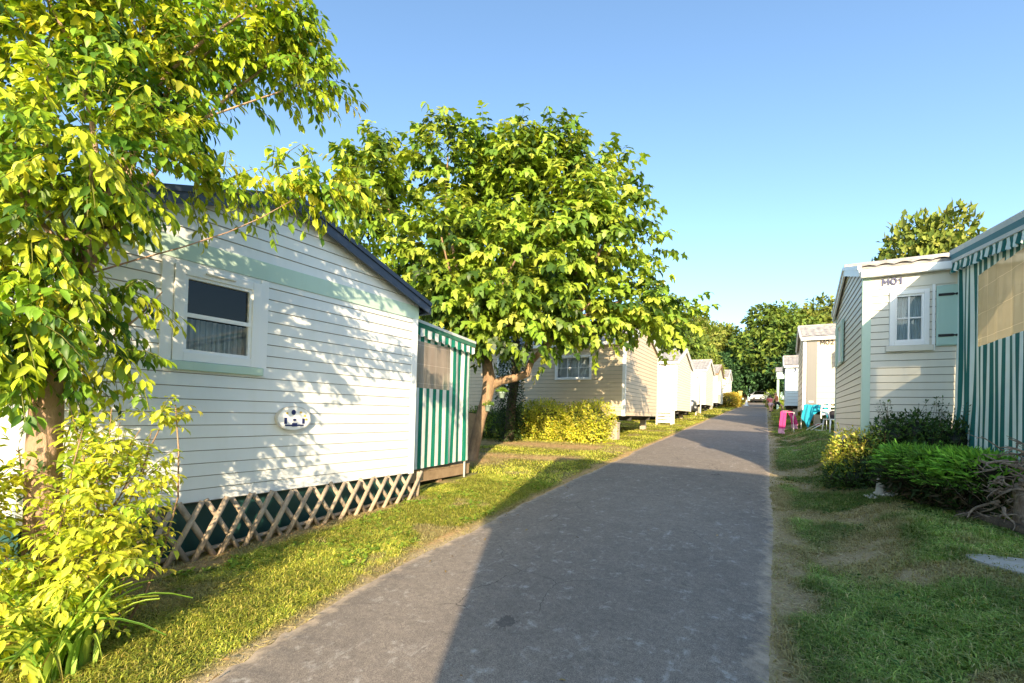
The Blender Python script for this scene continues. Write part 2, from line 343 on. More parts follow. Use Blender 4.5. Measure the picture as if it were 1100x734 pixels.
# ------------------------------------------------------------------ ground, road
def jl_(y): return (fbm(y, y * 0, 1.1, 31) - .5) * .16 + (vnoise(y, y * 0, .09, 33) - .5) * .045 + (vnoise(y, y * 0, .04, 34) - .5) * .02
def jr_(y): return (fbm(y, y * 0, 1.4, 41) - .5) * .10 + (vnoise(y, y * 0, .08, 43) - .5) * .035 + (vnoise(y, y * 0, .04, 44) - .5) * .02
def make_ground():
    xs = np.unique(np.concatenate([np.linspace(-400, -60, 12), np.linspace(-60, -14, 24), np.linspace(-14, -5.6, 43), np.arange(-5.6, 3.4, .1), np.linspace(3.4, 14, 40), np.linspace(14, 60, 20), np.linspace(60, 400, 12)]).round(3))
    ys = np.unique(np.concatenate([np.linspace(-400, -40, 12), np.linspace(-40, -2, 24), np.arange(-2, 14, .1), np.linspace(14, 80, 180), np.linspace(80, 400, 20)]).round(3))
    X, Y = np.meshgrid(xs, ys); Z = ground(X, Y); V = np.stack([X, Y, Z], -1).reshape(-1, 3)
    h, w = X.shape; i = np.arange(h * w).reshape(h, w); F = np.stack([i[:-1, :-1], i[:-1, 1:], i[1:, 1:], i[1:, :-1]], -1).reshape(-1, 4)
    d = dryness(X, Y).reshape(-1, 1); n2 = fbm(X, Y, .5, 20).reshape(-1, 1)
    green = np.array([.11, .14, .035]); tan = np.array([.50, .40, .27]) ; straw = np.array([.34, .28, .13])
    lf = ((X < -3).reshape(-1, 1)); sand = np.where(lf, np.array([.60, .40, .22]), tan)
    c = green * (1 - ss(d / .5)) + straw * ss(d / .5); c = c * (1 - ss((d - .5) / .4)) + sand * ss((d - .5) / .4); c = c * (.75 + .5 * n2)
    o = np_mesh('ground', V, [F], M['soil'], colors=c, smooth=True); tag(o, kind='structure')
    # road
    ys = np.unique(np.concatenate([np.linspace(-40, -1, 40), np.arange(-1, 16, .02), np.linspace(16, 66, 300)]).round(3)); us = np.linspace(0, 1, 25)
    L = road_l(ys) + jl_(ys); R = road_r(ys) + jr_(ys)
    U, YY = np.meshgrid(us, ys); X = L[:, None] * (1 - U) + R[:, None] * U; Z = base(YY) + .022 - .03 * np.abs(U * 2 - 1) ** 6 + .012 * (1 - (2 * U - 1) ** 2) + .006 * vnoise(X, YY, 1.5, 2)
    V = np.stack([X, YY, Z], -1).reshape(-1, 3); h, w = X.shape; i = np.arange(h * w).reshape(h, w); F = np.stack([i[:-1, :-1], i[:-1, 1:], i[1:, 1:], i[1:, :-1]], -1).reshape(-1, 4)
    e = np.clip(1 - np.minimum(X - L[:, None], (R[:, None] - X) * .9) / .45, 0, 1).reshape(-1, 1)
    o = np_mesh('road', V, [F], M['road'], colors=np.repeat(e, 3, 1), smooth=True); tag(o, kind='structure')
make_ground()

# ------------------------------------------------------------------ vectorised foliage
def unit(a): return a / np.maximum(np.linalg.norm(a, axis=-1, keepdims=True), 1e-9)
T_OVAL = (np.array([(0, 0, 0), (.3, .2, .03), (.65, .2, .02), (1, 0, -.12), (.65, -.2, .02), (.3, -.2, .03), (.35, 0, -.03), (.68, 0, -.05)], float),
          [np.array([(0, 6, 1), (0, 5, 6), (2, 7, 3), (7, 4, 3)]), np.array([(1, 6, 7, 2), (6, 5, 4, 7)])])
T_LOBE = (np.array([(0, 0, 0), (.1, .2, .02), (.25, .42, -.02), (.42, .17, .0), (.7, .22, -.02), (1, 0, -.15), (.7, -.22, -.02), (.42, -.17, .0), (.25, -.42, -.02), (.1, -.2, .02), (.4, 0, -.05)], float),
          [np.array([(0, 10, 1), (0, 9, 10), (1, 3, 2), (1, 10, 3), (9, 8, 7), (9, 7, 10), (3, 10, 4), (10, 7, 6)]), np.array([(4, 10, 6, 5)])])
T_KITE = (np.array([(0, 0, 0), (.45, .28, .06), (1, 0, -.05), (.45, -.28, .06)], float), [np.array([(0, 2, 1), (0, 3, 2)])])
T_NEED = (np.array([(0, 0, 0), (.35, .1, .02), (1, 0, 0), (.35, -.1, .02)], float), [np.array([(0, 2, 1), (0, 3, 2)])])
def leaves(P, D, Nn, S, C, T):
    """P positions, D length dirs, Nn rough normals, S sizes, C colours (n,3)"""
    D = unit(D); Y = unit(np.cross(Nn, D)); Z = np.cross(D, Y); t, F = T
    k = len(t); n = len(P)
    curl = (RNG.random((n, 1, 1)) ** 2 * .55 - .08) if k > 4 else np.zeros((n, 1, 1)); wd = .72 + .5 * RNG.random((n, 1, 1)); tx = t[None, :, 0:1]
    V = P[:, None] + S[:, None, None] * (tx * (1 - .25 * curl * tx) * D[:, None] + t[None, :, 1:2] * wd * Y[:, None] + (t[None, :, 2:3] * 1.3 - curl * tx * tx) * Z[:, None])
    off = (np.arange(n) * k)
    Fs = [(f[None] + off[:, None, None]).reshape(-1, f.shape[1]) for f in F]
    return V.reshape(-1, 3), Fs, np.repeat(C, k, 0)
def pal(n, cols, var=.15, w=None):
    cols = np.array(cols, float); i = RNG.choice(len(cols), n, p=w); c = cols[i]; return c * (1 + (RNG.random((n, 1)) - .5) * 2 * var) * (1 + (RNG.random((n, 3)) - .5) * .12)
def rdir(n): return unit(RNG.normal(size=(n, 3)))
def join(parts):
    Vs = []; Fd = {}; Cs = []; o = 0
    for V, Fs, C in parts:
        for f in Fs: Fd.setdefault(f.shape[1], []).append(f + o)
        Vs.append(V); Cs.append(C); o += len(V)
    return np.concatenate(Vs), [np.concatenate(v) for v in Fd.values()], np.concatenate(Cs)
def rods(P0, P1, r0, r1, c, n=4):
    d = unit(P1 - P0); a = unit(np.cross(d, np.array([.3, .2, .9]))); b = np.cross(d, a); m = len(P0); V = []
    for P, r in ((P0, r0), (P1, r1)):
        r = np.broadcast_to(r, (m,))
        for k in range(n):
            t = 2 * math.pi * k / n; V.append(P + (a * math.cos(t) + b * math.sin(t)) * r[:, None])
    V = np.stack(V, 1); q = np.array([(k, (k + 1) % n, n + (k + 1) % n, n + k) for k in range(n)])
    F = (q[None] + (np.arange(m) * 2 * n)[:, None, None]).reshape(-1, 4)
    return V.reshape(-1, 3), [F], np.broadcast_to(np.array(c, float), (m * 2 * n, 3)).copy()
def spread(lobes, n, inner=.35, flat=1.0, pw=2):
    """points in a set of balls, outer shell preferred; returns points and outward directions"""
    L = np.array(lobes, float); w = L[:, 3] ** pw; i = RNG.choice(len(L), n, p=w / w.sum()); d = rdir(n)
    r = (inner + (1 - inner) * RNG.random(n) ** .6) * L[i, 3] * (.85 + .3 * RNG.random(n)); P = L[i, :3] + d * r[:, None] * np.array([1, 1, flat])
    return P, d, i
def sprays(P, D, length, nl, leafsize, cols, T, droop=.7, spread_a=.9, sag=.25, var=.2, rj=.35, w=None, twigcol=(.12, .09, .05), keep=None, twigr=.004):
    """a twig from P along D with nl leaf pairs that hang off it"""
    n = len(P); D = unit(D); Ln = length * (.6 + .8 * RNG.random(n)); side = unit(np.cross(D, np.array([0, 0, 1.]) + rdir(n) * .15)); parts = []
    tint = pal(n, cols, var, w)
    def pt(t): return P + D * (Ln * t)[:, None] + np.array([0, 0, -1.]) * (sag * Ln * t * t)[:, None]
    prev = P
    for s in (.5, 1.):
        q = pt(np.full(n, s)); parts.append(rods(prev, q, twigr * (1.3 - s * .6), twigr * (1 - s * .5), twigcol, 3)); prev = q
    for k in range(nl):
        t = (k + .4 + .5 * RNG.random(n)) / nl; p = pt(t)
        for sgn in (-1, 1):
            d = side * sgn * spread_a + D * .55 + np.array([0, 0, -1.]) * droop * (.5 + RNG.random((n, 1))) + rdir(n) * rj
            nn = np.array([0, 0, 1.]) + rdir(n) * .55 + D * .3
            c = tint * (1 + (RNG.random((n, 1)) - .5) * .35)
            parts.append(leaves(p + side * sgn * .015, d, nn, leafsize * (.65 + .6 * RNG.random(n)), c, T))
    p = pt(np.ones(n)); parts.append(leaves(p, D * .7 + np.array([0, 0, -1.]) * droop + rdir(n) * .2, np.array([0, 0, 1.]) + rdir(n) * .4, leafsize * (.8 + .4 * RNG.random(n)), tint, T))
    return join(parts)

def limb(mb, a, b, r0, r1, bend=.12, n=6, sides=10):
    a = Vector(a); b = Vector(b); L = (b - a).length; o = Vector((random.uniform(-1, 1), random.uniform(-1, 1), random.uniform(-.2, .6))) * L * bend
    pts = []
    for i in range(n + 1):
        t = i / n; p = a.lerp(b, t) + o * math.sin(math.pi * t) + Vector((random.uniform(-1, 1), random.uniform(-1, 1), 0)) * L * .012; pts.append(p)
    mb.tube(pts, [r0 + (r1 - r0) * (i / n) for i in range(n + 1)], sides); return pts

# ---- the box elder in front of the left house
ELDER = [(-4.18,0.97,4.02,0.60),(-3.95,1.34,4.07,0.50),(-3.74,1.69,4.31,0.42),(-3.25,2.21,4.26,0.17),(-3.44,1.98,4.29,0.25),(-3.70,1.04,3.23,0.50),(-4.19,0.87,3.10,0.50),(-3.83,1.42,3.64,0.30),(-4.03,0.97,2.62,0.45),(-3.95,1.25,2.93,0.25),(-4.05,1.20,2.31,0.32),(-4.17,0.90,2.07,0.42),(-3.84,1.44,2.35,0.13),(-4.23,1.22,1.80,0.22),(-3.92,1.40,1.91,0.15),(-3.81,1.67,3.28,0.13),(-3.42,1.90,3.26,0.07),(-3.14,2.18,3.28,0.17),(-4.20,1.28,5.17,0.70),(-4.16,0.74,4.55,0.60),(-3.87,1.82,5.29,0.45),(-4.76,0.52,3.44,0.60),(-4.64,0.61,2.36,0.50),(-3.85,.95,2.05,.3),(-4.0,.95,1.85,.22),(-3.19,1.98,4.45,.15),(-3.4,1.85,4.6,.25),(-3.3,2.0,3.34,.13),(-2.95,2.2,3.33,.16),(-3.6,1.8,3.3,.10)]
ELDER = [(a, b - (.16 if c < 3.2 else 0), c, r * (.8 if c < 3.2 else 1)) for a, b, c, r in ELDER]
def box_elder():
    t = thing('box_elder_tree', 'young box elder with drooping yellow-green leaves in front of the white house, lower left', 'tree', (-4.12, 1.02, gz(-4.12, 1.02)))
    o = tuple(t.location); mb = MB(); b = Vector(o)
    mb.tube([b + Vector(p) for p in ((0, 0, -.15), (.0, 0, .05), (-.02, -.02, .6), (-.02, -.03, 1.2), (-.03, -.02, 1.8), (.03, .05, 2.4))], [.15, .115, .092, .088, .078, .045], 14)
    fork = b + Vector((.05, .1, 2.35)); mid = b + Vector((0, .05, 1.7)); nodes = [fork, mid]
    big = [l for l in ELDER if l[3] > .24 and l[2] > 2]
    for l in big: limb(mb, fork if l[2] > 2.7 else mid, l[:3], .022, .007, .08, 6, 7)
    limb(mb, (-3.83, 1.42, 3.5), (-3.25, 2.21, 4.22), .009, .004, .05); limb(mb, fork, (-3.10, 2.2, 3.3), .006, .002, .06); limb(mb, mid, (-3.84, 1.5, 2.4), .012, .004, .05)
    mb.build('trunk', M['bark_elder'], t, True, org=o)
    yg = [(.50, .58, .035), (.36, .50, .03), (.20, .35, .03), (.08, .18, .02), (.60, .58, .05)]
    n = 2150; P, d, i = spread([(a, b, c, r * .78) for a, b, c, r in ELDER], n, .1, 1., 1.45); L = np.array(ELDER)
    ax = unit(P - np.array([-4.1, 1.05, 3.0])); D = d * .7 + ax * .5 + np.array([0, 0, .15]); D[:, 2] = np.clip(D[:, 2], -.5, 1)
    ok = ~((P[:, 0] < -4.6) & (P[:, 2] < 3.9) & (P[:, 1] > .9)); P, D = P[ok], D[ok]
    V, F, C = sprays(P, D, .24, 5, .084, yg, T_OVAL, droop=.9, spread_a=.7, sag=.35, var=.2, w=[.26, .28, .24, .14, .08], twigcol=(.30, .30, .08))
    np_mesh('crown', V, F, M['leaf'], t, C, org=o)
    # ivy climbing on the trunk
    n = 500; z = RNG.random(n) ** 1.0 * 1.7; a = RNG.random(n) * 6.28; r = .12 + .04 * RNG.random(n); P = np.stack([o[0] + np.cos(a) * r, o[1] + np.sin(a) * r, o[2] + .1 + z], -1)
    ok = (vnoise(a * 2, z * 3, 1, 9) > .52); P = P[ok]; a = a[ok]; D = np.stack([np.cos(a) * .5, np.sin(a) * .5, -.6 + 0 * a], -1) + rdir(len(P)) * .5
    V, F, C = leaves(P, D, np.stack([np.cos(a), np.sin(a), .4 + 0 * a], -1), .05 * (.6 + .7 * RNG.random(len(P))), pal(len(P), [(.05, .12, .02), (.10, .18, .03)]), T_OVAL)
    np_mesh('ivy', V, F, M['leaf'], t, C, org=o)
    # a few long water shoots
    return t
box_elder()
SUCK = [(-4.21,0.89,1.17,0.30),(-3.89,1.14,1.24,0.25),(-3.60,1.32,1.06,0.25),(-3.56,1.17,0.74,0.30),(-3.96,0.93,0.72,0.35),(-3.62,1.02,0.48,0.30),(-3.48,1.34,0.59,0.12),(-3.57,1.50,1.49,0.08),(-4.21,0.67,0.86,0.40),(-4.0,.9,.45,.4)]
def sucker_shrub():
    o = (-3.85, 1.1, gz(-3.85, 1.1)); t = thing('shrub', 'bright yellow-green leafy shrub around the foot of the lower left tree', 'shrub', o)
    n = 1100; P, d, i = spread([(a, b, c, r * .85) for a, b, c, r in SUCK], n, .1); off = np.abs(P[:, 0] * 1.02 + P[:, 1] * 4.12) / 4.24; kk = ~((off < .17) & (P[:, 2] > .55) & (RNG.random(n) > .12)); P, d = P[kk], d[kk]; P[:, 1] -= .12; D = d * .6 + np.array([.12, .1, .5])
    V, F, C = sprays(P, D, .20, 4, .062, [(.72, .75, .06), (.56, .64, .05), (.34, .48, .04), (.76, .70, .08)], T_OVAL, droop=.7, spread_a=.8, sag=.2, var=.15, w=[.34, .32, .2, .14], twigcol=(.35, .36, .08))
    np_mesh('foliage', V, F, M['leaf'], t, C, org=o)
    mb = MB()
    for l in SUCK + SUCK: limb(mb, (o[0] + random.uniform(-.25, .25), o[1] + random.uniform(-.2, .2), o[2] - .05), (l[0] + random.uniform(-.1, .1), l[1], l[2] + .1), .009, .004, .1, 5, 6)
    for k in range(7): limb(mb, (o[0] + random.uniform(-.3, .3), o[1] + random.uniform(-.2, .2), o[2]), (o[0] + random.uniform(-.5, .45), o[1] + random.uniform(-.2, .35), o[2] + random.uniform(1.3, 2.1)), .007, .003, .05, 5, 6)
    mb.build('stem', M['bark'], t, True, org=o)
sucker_shrub()
def strap_plant(name, label, x, y, n, ln, w, cols, mat='leaf'):
    o = (x, y, gz(x, y)); parts = []
    for k in range(n):
        a = random.uniform(0, 6.28); l = ln * random.uniform(.6, 1.15); lean = random.uniform(.25, 1.1); m = 9; bx, by = x + random.uniform(-.12, .12), y + random.uniform(-.12, .12); V = []
        ww = w * random.uniform(.7, 1.2); tw = random.uniform(-.6, .6)
        for i in range(m + 1):
            s = i / m; h = l * (s * math.cos(lean * s * .8)) * .9 - .35 * l * s ** 3 * lean * .9; r = l * s * (.12 + .75 * s * math.sin(lean)); q = ww * (1 - s ** 2.5) * (.55 + .45 * min(1, s * 5)) + .0008
            for sg, dz in ((-1, .004), (0, -.006), (1, .004)):
                V.append((bx + math.cos(a) * r - math.sin(a + tw * s) * q * sg, by + math.sin(a) * r + math.cos(a + tw * s) * q * sg, o[2] + h + dz))
        F = np.array([(i * 3 + j, i * 3 + j + 1, i * 3 + j + 4, i * 3 + j + 3) for i in range(m) for j in (0, 1)])
        c = np.tile(pal(1, cols), (len(V), 1)); sN = np.repeat(np.arange(m + 1) / m, 3)[:, None]; c = c * (1 - .0 * sN)
        if random.random() < .12: c = c * (1 - sN ** 4) + np.array([.45, .30, .10]) * sN ** 4
        parts.append((np.array(V), [F], c))
    V, F, C = join(parts); ob = np_mesh(name, V, F, M[mat], None, C, True, org=o); return tag(ob, label, 'plant')
strap_plant('strap_leaf_plant', 'clump of long arching strap leaves at the bottom left corner beside the shrub', -3.42, .92, 90, .70, .015, [(.20, .38, .05), (.34, .52, .07), (.52, .64, .10)])
strap_plant('strap_leaf_plant', 'smaller tuft of dark strap leaves in the shade beneath the yellow-green shrub', -3.75, .78, 40, .5, .012, [(.06, .14, .03), (.10, .20, .03)])

# ---- mulberry
MUL = [(-7.44,6.43,6.35,0.75),(-5.84,6.90,6.84,0.70),(-4.90,7.70,6.32,0.90),(-3.75,8.13,6.71,0.75),(-3.02,8.56,6.64,0.40),(-2.40,8.72,5.82,0.45),(-2.99,8.04,5.03,0.95),(-3.90,6.81,4.43,1.10),(-5.44,6.36,4.88,0.95),(-7.18,6.38,5.10,0.75),(-4.80,6.42,3.53,0.75),(-3.65,7.10,3.40,0.75),(-2.85,8.26,3.65,0.75),(-2.26,9.07,3.96,0.50),(-1.88,10.23,3.68,0.35),(-6.65,6.94,4.13,0.50),(-5.71,8.62,5.96,1.20),(-3.95,9.43,5.50,1.10),(-6.49,7.96,4.58,1.00),(-3.95,8.55,3.43,0.80),(-4.47,6.85,3.08,0.40),(-7.37,6.46,7.23,0.30),(-5.93,6.83,7.43,0.30),(-2.54,8.85,6.56,0.25),(-1.92,9.02,5.10,0.30)]
MUL[10] = (-4.8, 6.42, 3.75, .6); MUL[11] = (-3.65, 7.1, 3.6, .6); MUL[12] = (-2.85, 8.26, 3.8, .6); MUL[19] = (-3.95, 8.55, 3.9, .6)
MUL += [(-5.0, 6.85, 3.25, .5), (-5.35, 6.8, 3.5, .5)]; MUL[20] = (-4.47, 6.85, 3.15, .5)
MUL = [(-5.9 + (a * 1.15 + 5.9) * .90, 8.7 + (b * 1.15 - 8.7) * .92, 1.6 + (c - 1.6) * 1.10, r * .88) for a, b, c, r in MUL]
MUL += [(-5.15, 8.46, 7.15, 0.60), (-5.69, 8.14, 7.44, 0.40), (-4.53, 8.82, 7.48, 0.45), (-3.90, 8.76, 5.86, 0.60), (-7.83, 6.89, 6.75, 0.50)]
MUL += [(-2.60, 10.02, 4.11, .40), (-3.33, 9.37, 3.63, .35), (-2.13, 11.46, 4.04, .35), (-4.03, 8.73, 3.27, .30)]
def mulberry():
    o = (-5.9, 8.22, gz(-5.9, 8.22)); t = thing('mulberry_tree', 'large spreading mulberry tree with pointed drooping leaves beyond the striped awning', 'tree', o); mb = MB()
    K = lambda p: Vector((p[0] * 1.15, p[1] * 1.15, 1.6 + (p[2] - 1.6) * 1.15)); f1 = K((-4.85, 7.35, 2.15))
    mb.tube([(-5.93, 8.2, .4)] + [K(p) for p in ((-5.14, 7.2, .65), (-5.08, 7.24, 1.0), (-5.0, 7.28, 1.45), (-4.9, 7.33, 1.85), (-4.85, 7.35, 2.15), (-4.9, 7.32, 2.5), (-4.95, 7.3, 2.9))], [.2, .15, .13, .125, .13, .155, .12, .10], 14)
    mb.tube([f1 - Vector((0, 0, .08))] + [K(p) for p in ((-4.65, 7.45, 2.2), (-4.4, 7.6, 2.27), (-4.22, 7.7, 2.35), (-4.15, 7.75, 2.6), (-3.9, 7.88, 2.9), (-3.6, 8.0, 3.3))], [.11, .095, .09, .09, .075, .065, .055], 10)
    for l in MUL[:20]: limb(mb, K((-4.95, 7.3, 2.85)) if l[0] < -4.3 else K((-3.6, 8.0, 3.25)), (l[0], l[1], l[2] + .1), .055, .015, .1, 6, 7)
    mb.build('trunk', M['bark'], t, True, org=o)
    C0 = np.array([-5.5, 8.9, 4.4]); n = 2900
    P, d, i = spread(MUL, n, .45); D = d * .9 + unit(P - C0) * .5 + np.array([0, 0, .28]); D[:, 2] = np.clip(D[:, 2], -.45, 1.2)
    g = [(.27, .40, .04), (.40, .51, .055), (.13, .23, .03), (.52, .58, .09), (.05, .10, .018)]
    V, F, C = sprays(P, D, .50, 4, .20, g, T_LOBE, droop=.75, spread_a=.75, sag=.2, var=.22, rj=.4, w=[.3, .27, .2, .11, .12])
    np_mesh('crown', V, F, M['leaf'], t, C, org=o)
mulberry()
def hanging_pot(x, y, z, label):
    t = thing('hanging_pot', label, 'plant pot', (x, y, z)); mb = MB(); mb.lathe([(.0, 0), (.05, 0), (.075, .12), (.082, .12), (.082, .135), (.07, .135), (.065, .1)], (0, 0, 0), 20)
    mb.build('pot', M['pot'], t, True)
    m2 = MB()
    for k in range(3): a = k * 2.09; m2.tube([(math.cos(a) * .078, math.sin(a) * .078, .13), (0, 0, .42)], .002, 5)
    m2.build('hanger', M['black_iron'], t)
    n = 200; d = rdir(n); d[:, 2] = np.abs(d[:, 2]); P = d * .10 * RNG.random((n, 1)) ** .5 * np.array([1.35, 1.35, .8]) + np.array([0, 0, .14]); V, F, C = leaves(P, d + rdir(n) * .5, d + np.array([0, 0, .5]), .045 * (.7 + .6 * RNG.random(n)), pal(n, [(.30, .45, .05), (.16, .32, .04)]), T_OVAL)
    np_mesh('plant', V, F, M['leaf'], t, C)
hanging_pot(-5.27, 8.49, 1.90, 'upper of two small mint pots with leafy plants hanging by the mulberry trunk')
hanging_pot(-5.56, 8.37, 1.60, 'lower of two small mint pots with leafy plants hanging by the mulberry trunk')
def board():
    mb = MB(); z = gz(-5.95, 8.0); a = Vector((-5.97, 7.95, z - .03)); b = Vector((-5.85, 8.15, 1.55)); ax = (b - a) / 2; s = Vector((.8, .5, -.1)).normalized() * .11; nrm = ax.cross(s).normalized() * .014
    mb.obox((a + b) / 2, s, nrm, ax); tag(mb.build('wooden_board', M['plank'], None, bevel=.004, org=tuple(a)), 'brown wooden board leaning upright against the mulberry trunk', 'board')
board()

# ------------------------------------------------------------------ mobile homes
def ivals(a, b, holes, z0, z1):
    out = [(a, b)]
    for (u0, u1, h0, h1) in holes:
        if h0 < z1 - 1e-6 and h1 > z0 + 1e-6:
            nn = []
            for p, q in out:
                if u1 <= p or u0 >= q: nn.append((p, q)); continue
                if u0 > p: nn.append((p, u0))
                if u1 < q: nn.append((u1, q))
            out = nn
    return out
def siding(mb, P0, U, Nv, z0, z1, A, B, row, holes=(), kink=None, lip=.020):
    P0, U, Nv = Vector(P0), Vector(U), Vector(Nv); cuts = {z0, z1}
    z = z0
    while z < z1 - 1e-4: cuts.add(round(z, 5)); z += row
    for h in holes: cuts.update((h[2], h[3]))
    if kink: cuts.add(kink)
    cs = sorted(c for c in cuts if z0 - 1e-6 <= c <= z1 + 1e-6)
    for a, b in zip(cs[:-1], cs[1:]):
        if b - a < 1e-4: continue
        k = math.floor((a - z0) / row + 1e-4); ra = z0 + k * row; fa = (a - ra) / row; fb = (b - ra) / row
        # a board: flat face, rounded nose at its lower edge
        o = lambda f: lip * (1 - f) * .55 + (lip * .45 if f < .93 else 0)
        for (p, q) in ivals(A(a + 1e-5), B(a + 1e-5), holes, a, b):
            pt, qt = p, q
            if abs(p - A(a + 1e-5)) < 1e-6: pt = A(b - 1e-5)
            if abs(q - B(a + 1e-5)) < 1e-6: qt = B(b - 1e-5)
            if qt < pt: pt = qt = (pt + qt) / 2
            lo = [P0 + U * u + Vector((0, 0, a)) + Nv * (lip * (1 - fa * .6)) for u in (p, q)]; hi = [P0 + U * u + Vector((0, 0, b)) + Nv * (lip * (1 - fb * .6)) for u in (pt, qt)]
            mb.quad(lo[0], lo[1], hi[1], hi[0])
            if fa < 1e-3:
                e = Vector((0, 0, .011)); mb.dark.add(len(mb.f)); mb.quad(lo[0] - e - Nv * lip * .75, lo[1] - e - Nv * lip * .75, lo[1], lo[0])  # dark strip painted as the shadow line below the board edge
def window(par, P0, U, Nv, u0, u1, z0, z1, fw=.07, bars=(1, 1), trim='white_trim', frame='white_trim', curtain='net', sill=None, glassm='glass', shutter=None, detail=True, depth=.10, name='window'):
    """the glass fills (u0,u1,z0,z1); returns the hole"""
    P0, U, Nv = Vector(P0), Vector(U), Vector(Nv); Z = Vector((0, 0, 1))
    def bx(mb, a0, a1, b0, b1, n0, n1): mb.obox(P0 + U * (a0 + a1) / 2 + Z * (b0 + b1) / 2 + Nv * (n0 + n1) / 2, U * (a1 - a0) / 2, Nv * (n1 - n0) / 2, Z * (b1 - b0) / 2)
    mb = MB(); e = .02
    for (w0, w1, n1) in ((fw, .0, .045),):
        bx(mb, u0 - fw, u0, z0 - fw, z1 + fw, -.03, n1); bx(mb, u1, u1 + fw, z0 - fw, z1 + fw, -.03, n1); bx(mb, u0, u1, z1, z1 + fw, -.03, n1); bx(mb, u0, u1, z0 - fw, z0, -.03, n1)
    w = mb.build(name, M[trim], par, bevel=.004)
    m2 = MB(); s = .028
    bx(m2, u0, u0 + s, z0, z1, -.02, .028); bx(m2, u1 - s, u1, z0, z1, -.02, .028); bx(m2, u0 + s, u1 - s, z0, z0 + s, -.02, .028); bx(m2, u0 + s, u1 - s, z1 - s, z1, -.02, .028)
    for k in range(1, bars[0] + 1): c = u0 + (u1 - u0) * k / (bars[0] + 1); bx(m2, c - .01, c + .01, z0 + s, z1 - s, -.004, .016)
    for k in range(1, bars[1] + 1): c = z0 + (z1 - z0) * k / (bars[1] + 1); bx(m2, u0 + s, u1 - s, c - .01, c + .01, -.005, .014)
    m2.build('sash', M[frame], w)
    m3 = MB(); a = P0 + U * u0 + Z * z0 - Nv * .006; m3.quad(a, a + U * (u1 - u0), a + U * (u1 - u0) + Z * (z1 - z0), a + Z * (z1 - z0)); m3.build('pane', M[glassm], w)
    if curtain:
        top = z1 if curtain != 'curtain' else z0 + (z1 - z0) * .47; G = []; UV = []; nx = 60; cu0, cu1 = u0 - .04, u1 + .04
        for zz in (z0 - .03, (z0 + top) / 2, top):
            G.append([P0 + U * (cu0 + (cu1 - cu0) * i / nx) + Z * zz - Nv * (depth + .02 * math.sin(i * 1.25 + zz * 3) + .008 * math.sin(i * .6)) for i in range(nx + 1)]); UV.append([((cu1 - cu0) * 1.4 * i / nx, zz) for i in range(nx + 1)])
        m4 = MB(); m4.grid(G, UV); m4.build('curtain', M[curtain], w, True)
    if sill:
        m5 = MB(); bx(m5, u0 - fw - .04, u1 + fw + .04, z0 - fw - .085, z0 - fw - .003, 0, .065); m5.build('sill', M[sill], w, bevel=.006)
    return (u0 - .004, u1 + .004, z0 - .004, z1 + .004)
def corrugated(mb, O, X, S, Nv, lx, ls, amp=.022, per=.2, step=.33):
    """tile-effect sheet from the eave origin O, X along the eave, S up the slope"""
    O, X, S, Nv = Vector(O), Vector(X), Vector(S), Vector(Nv); nx = max(2, int(lx / per * 6)); G = []; s = 0; rows = []
    while s < ls: rows += [(s, .016), (min(s + step - .001, ls), .0)]; s += step
    for (s, h) in rows:
        G.append([O + X * (lx * i / nx) + S * s + Nv * (h + amp * abs(math.sin(math.pi * lx * i / nx / per))) for i in range(nx + 1)])
    mb.grid(G)
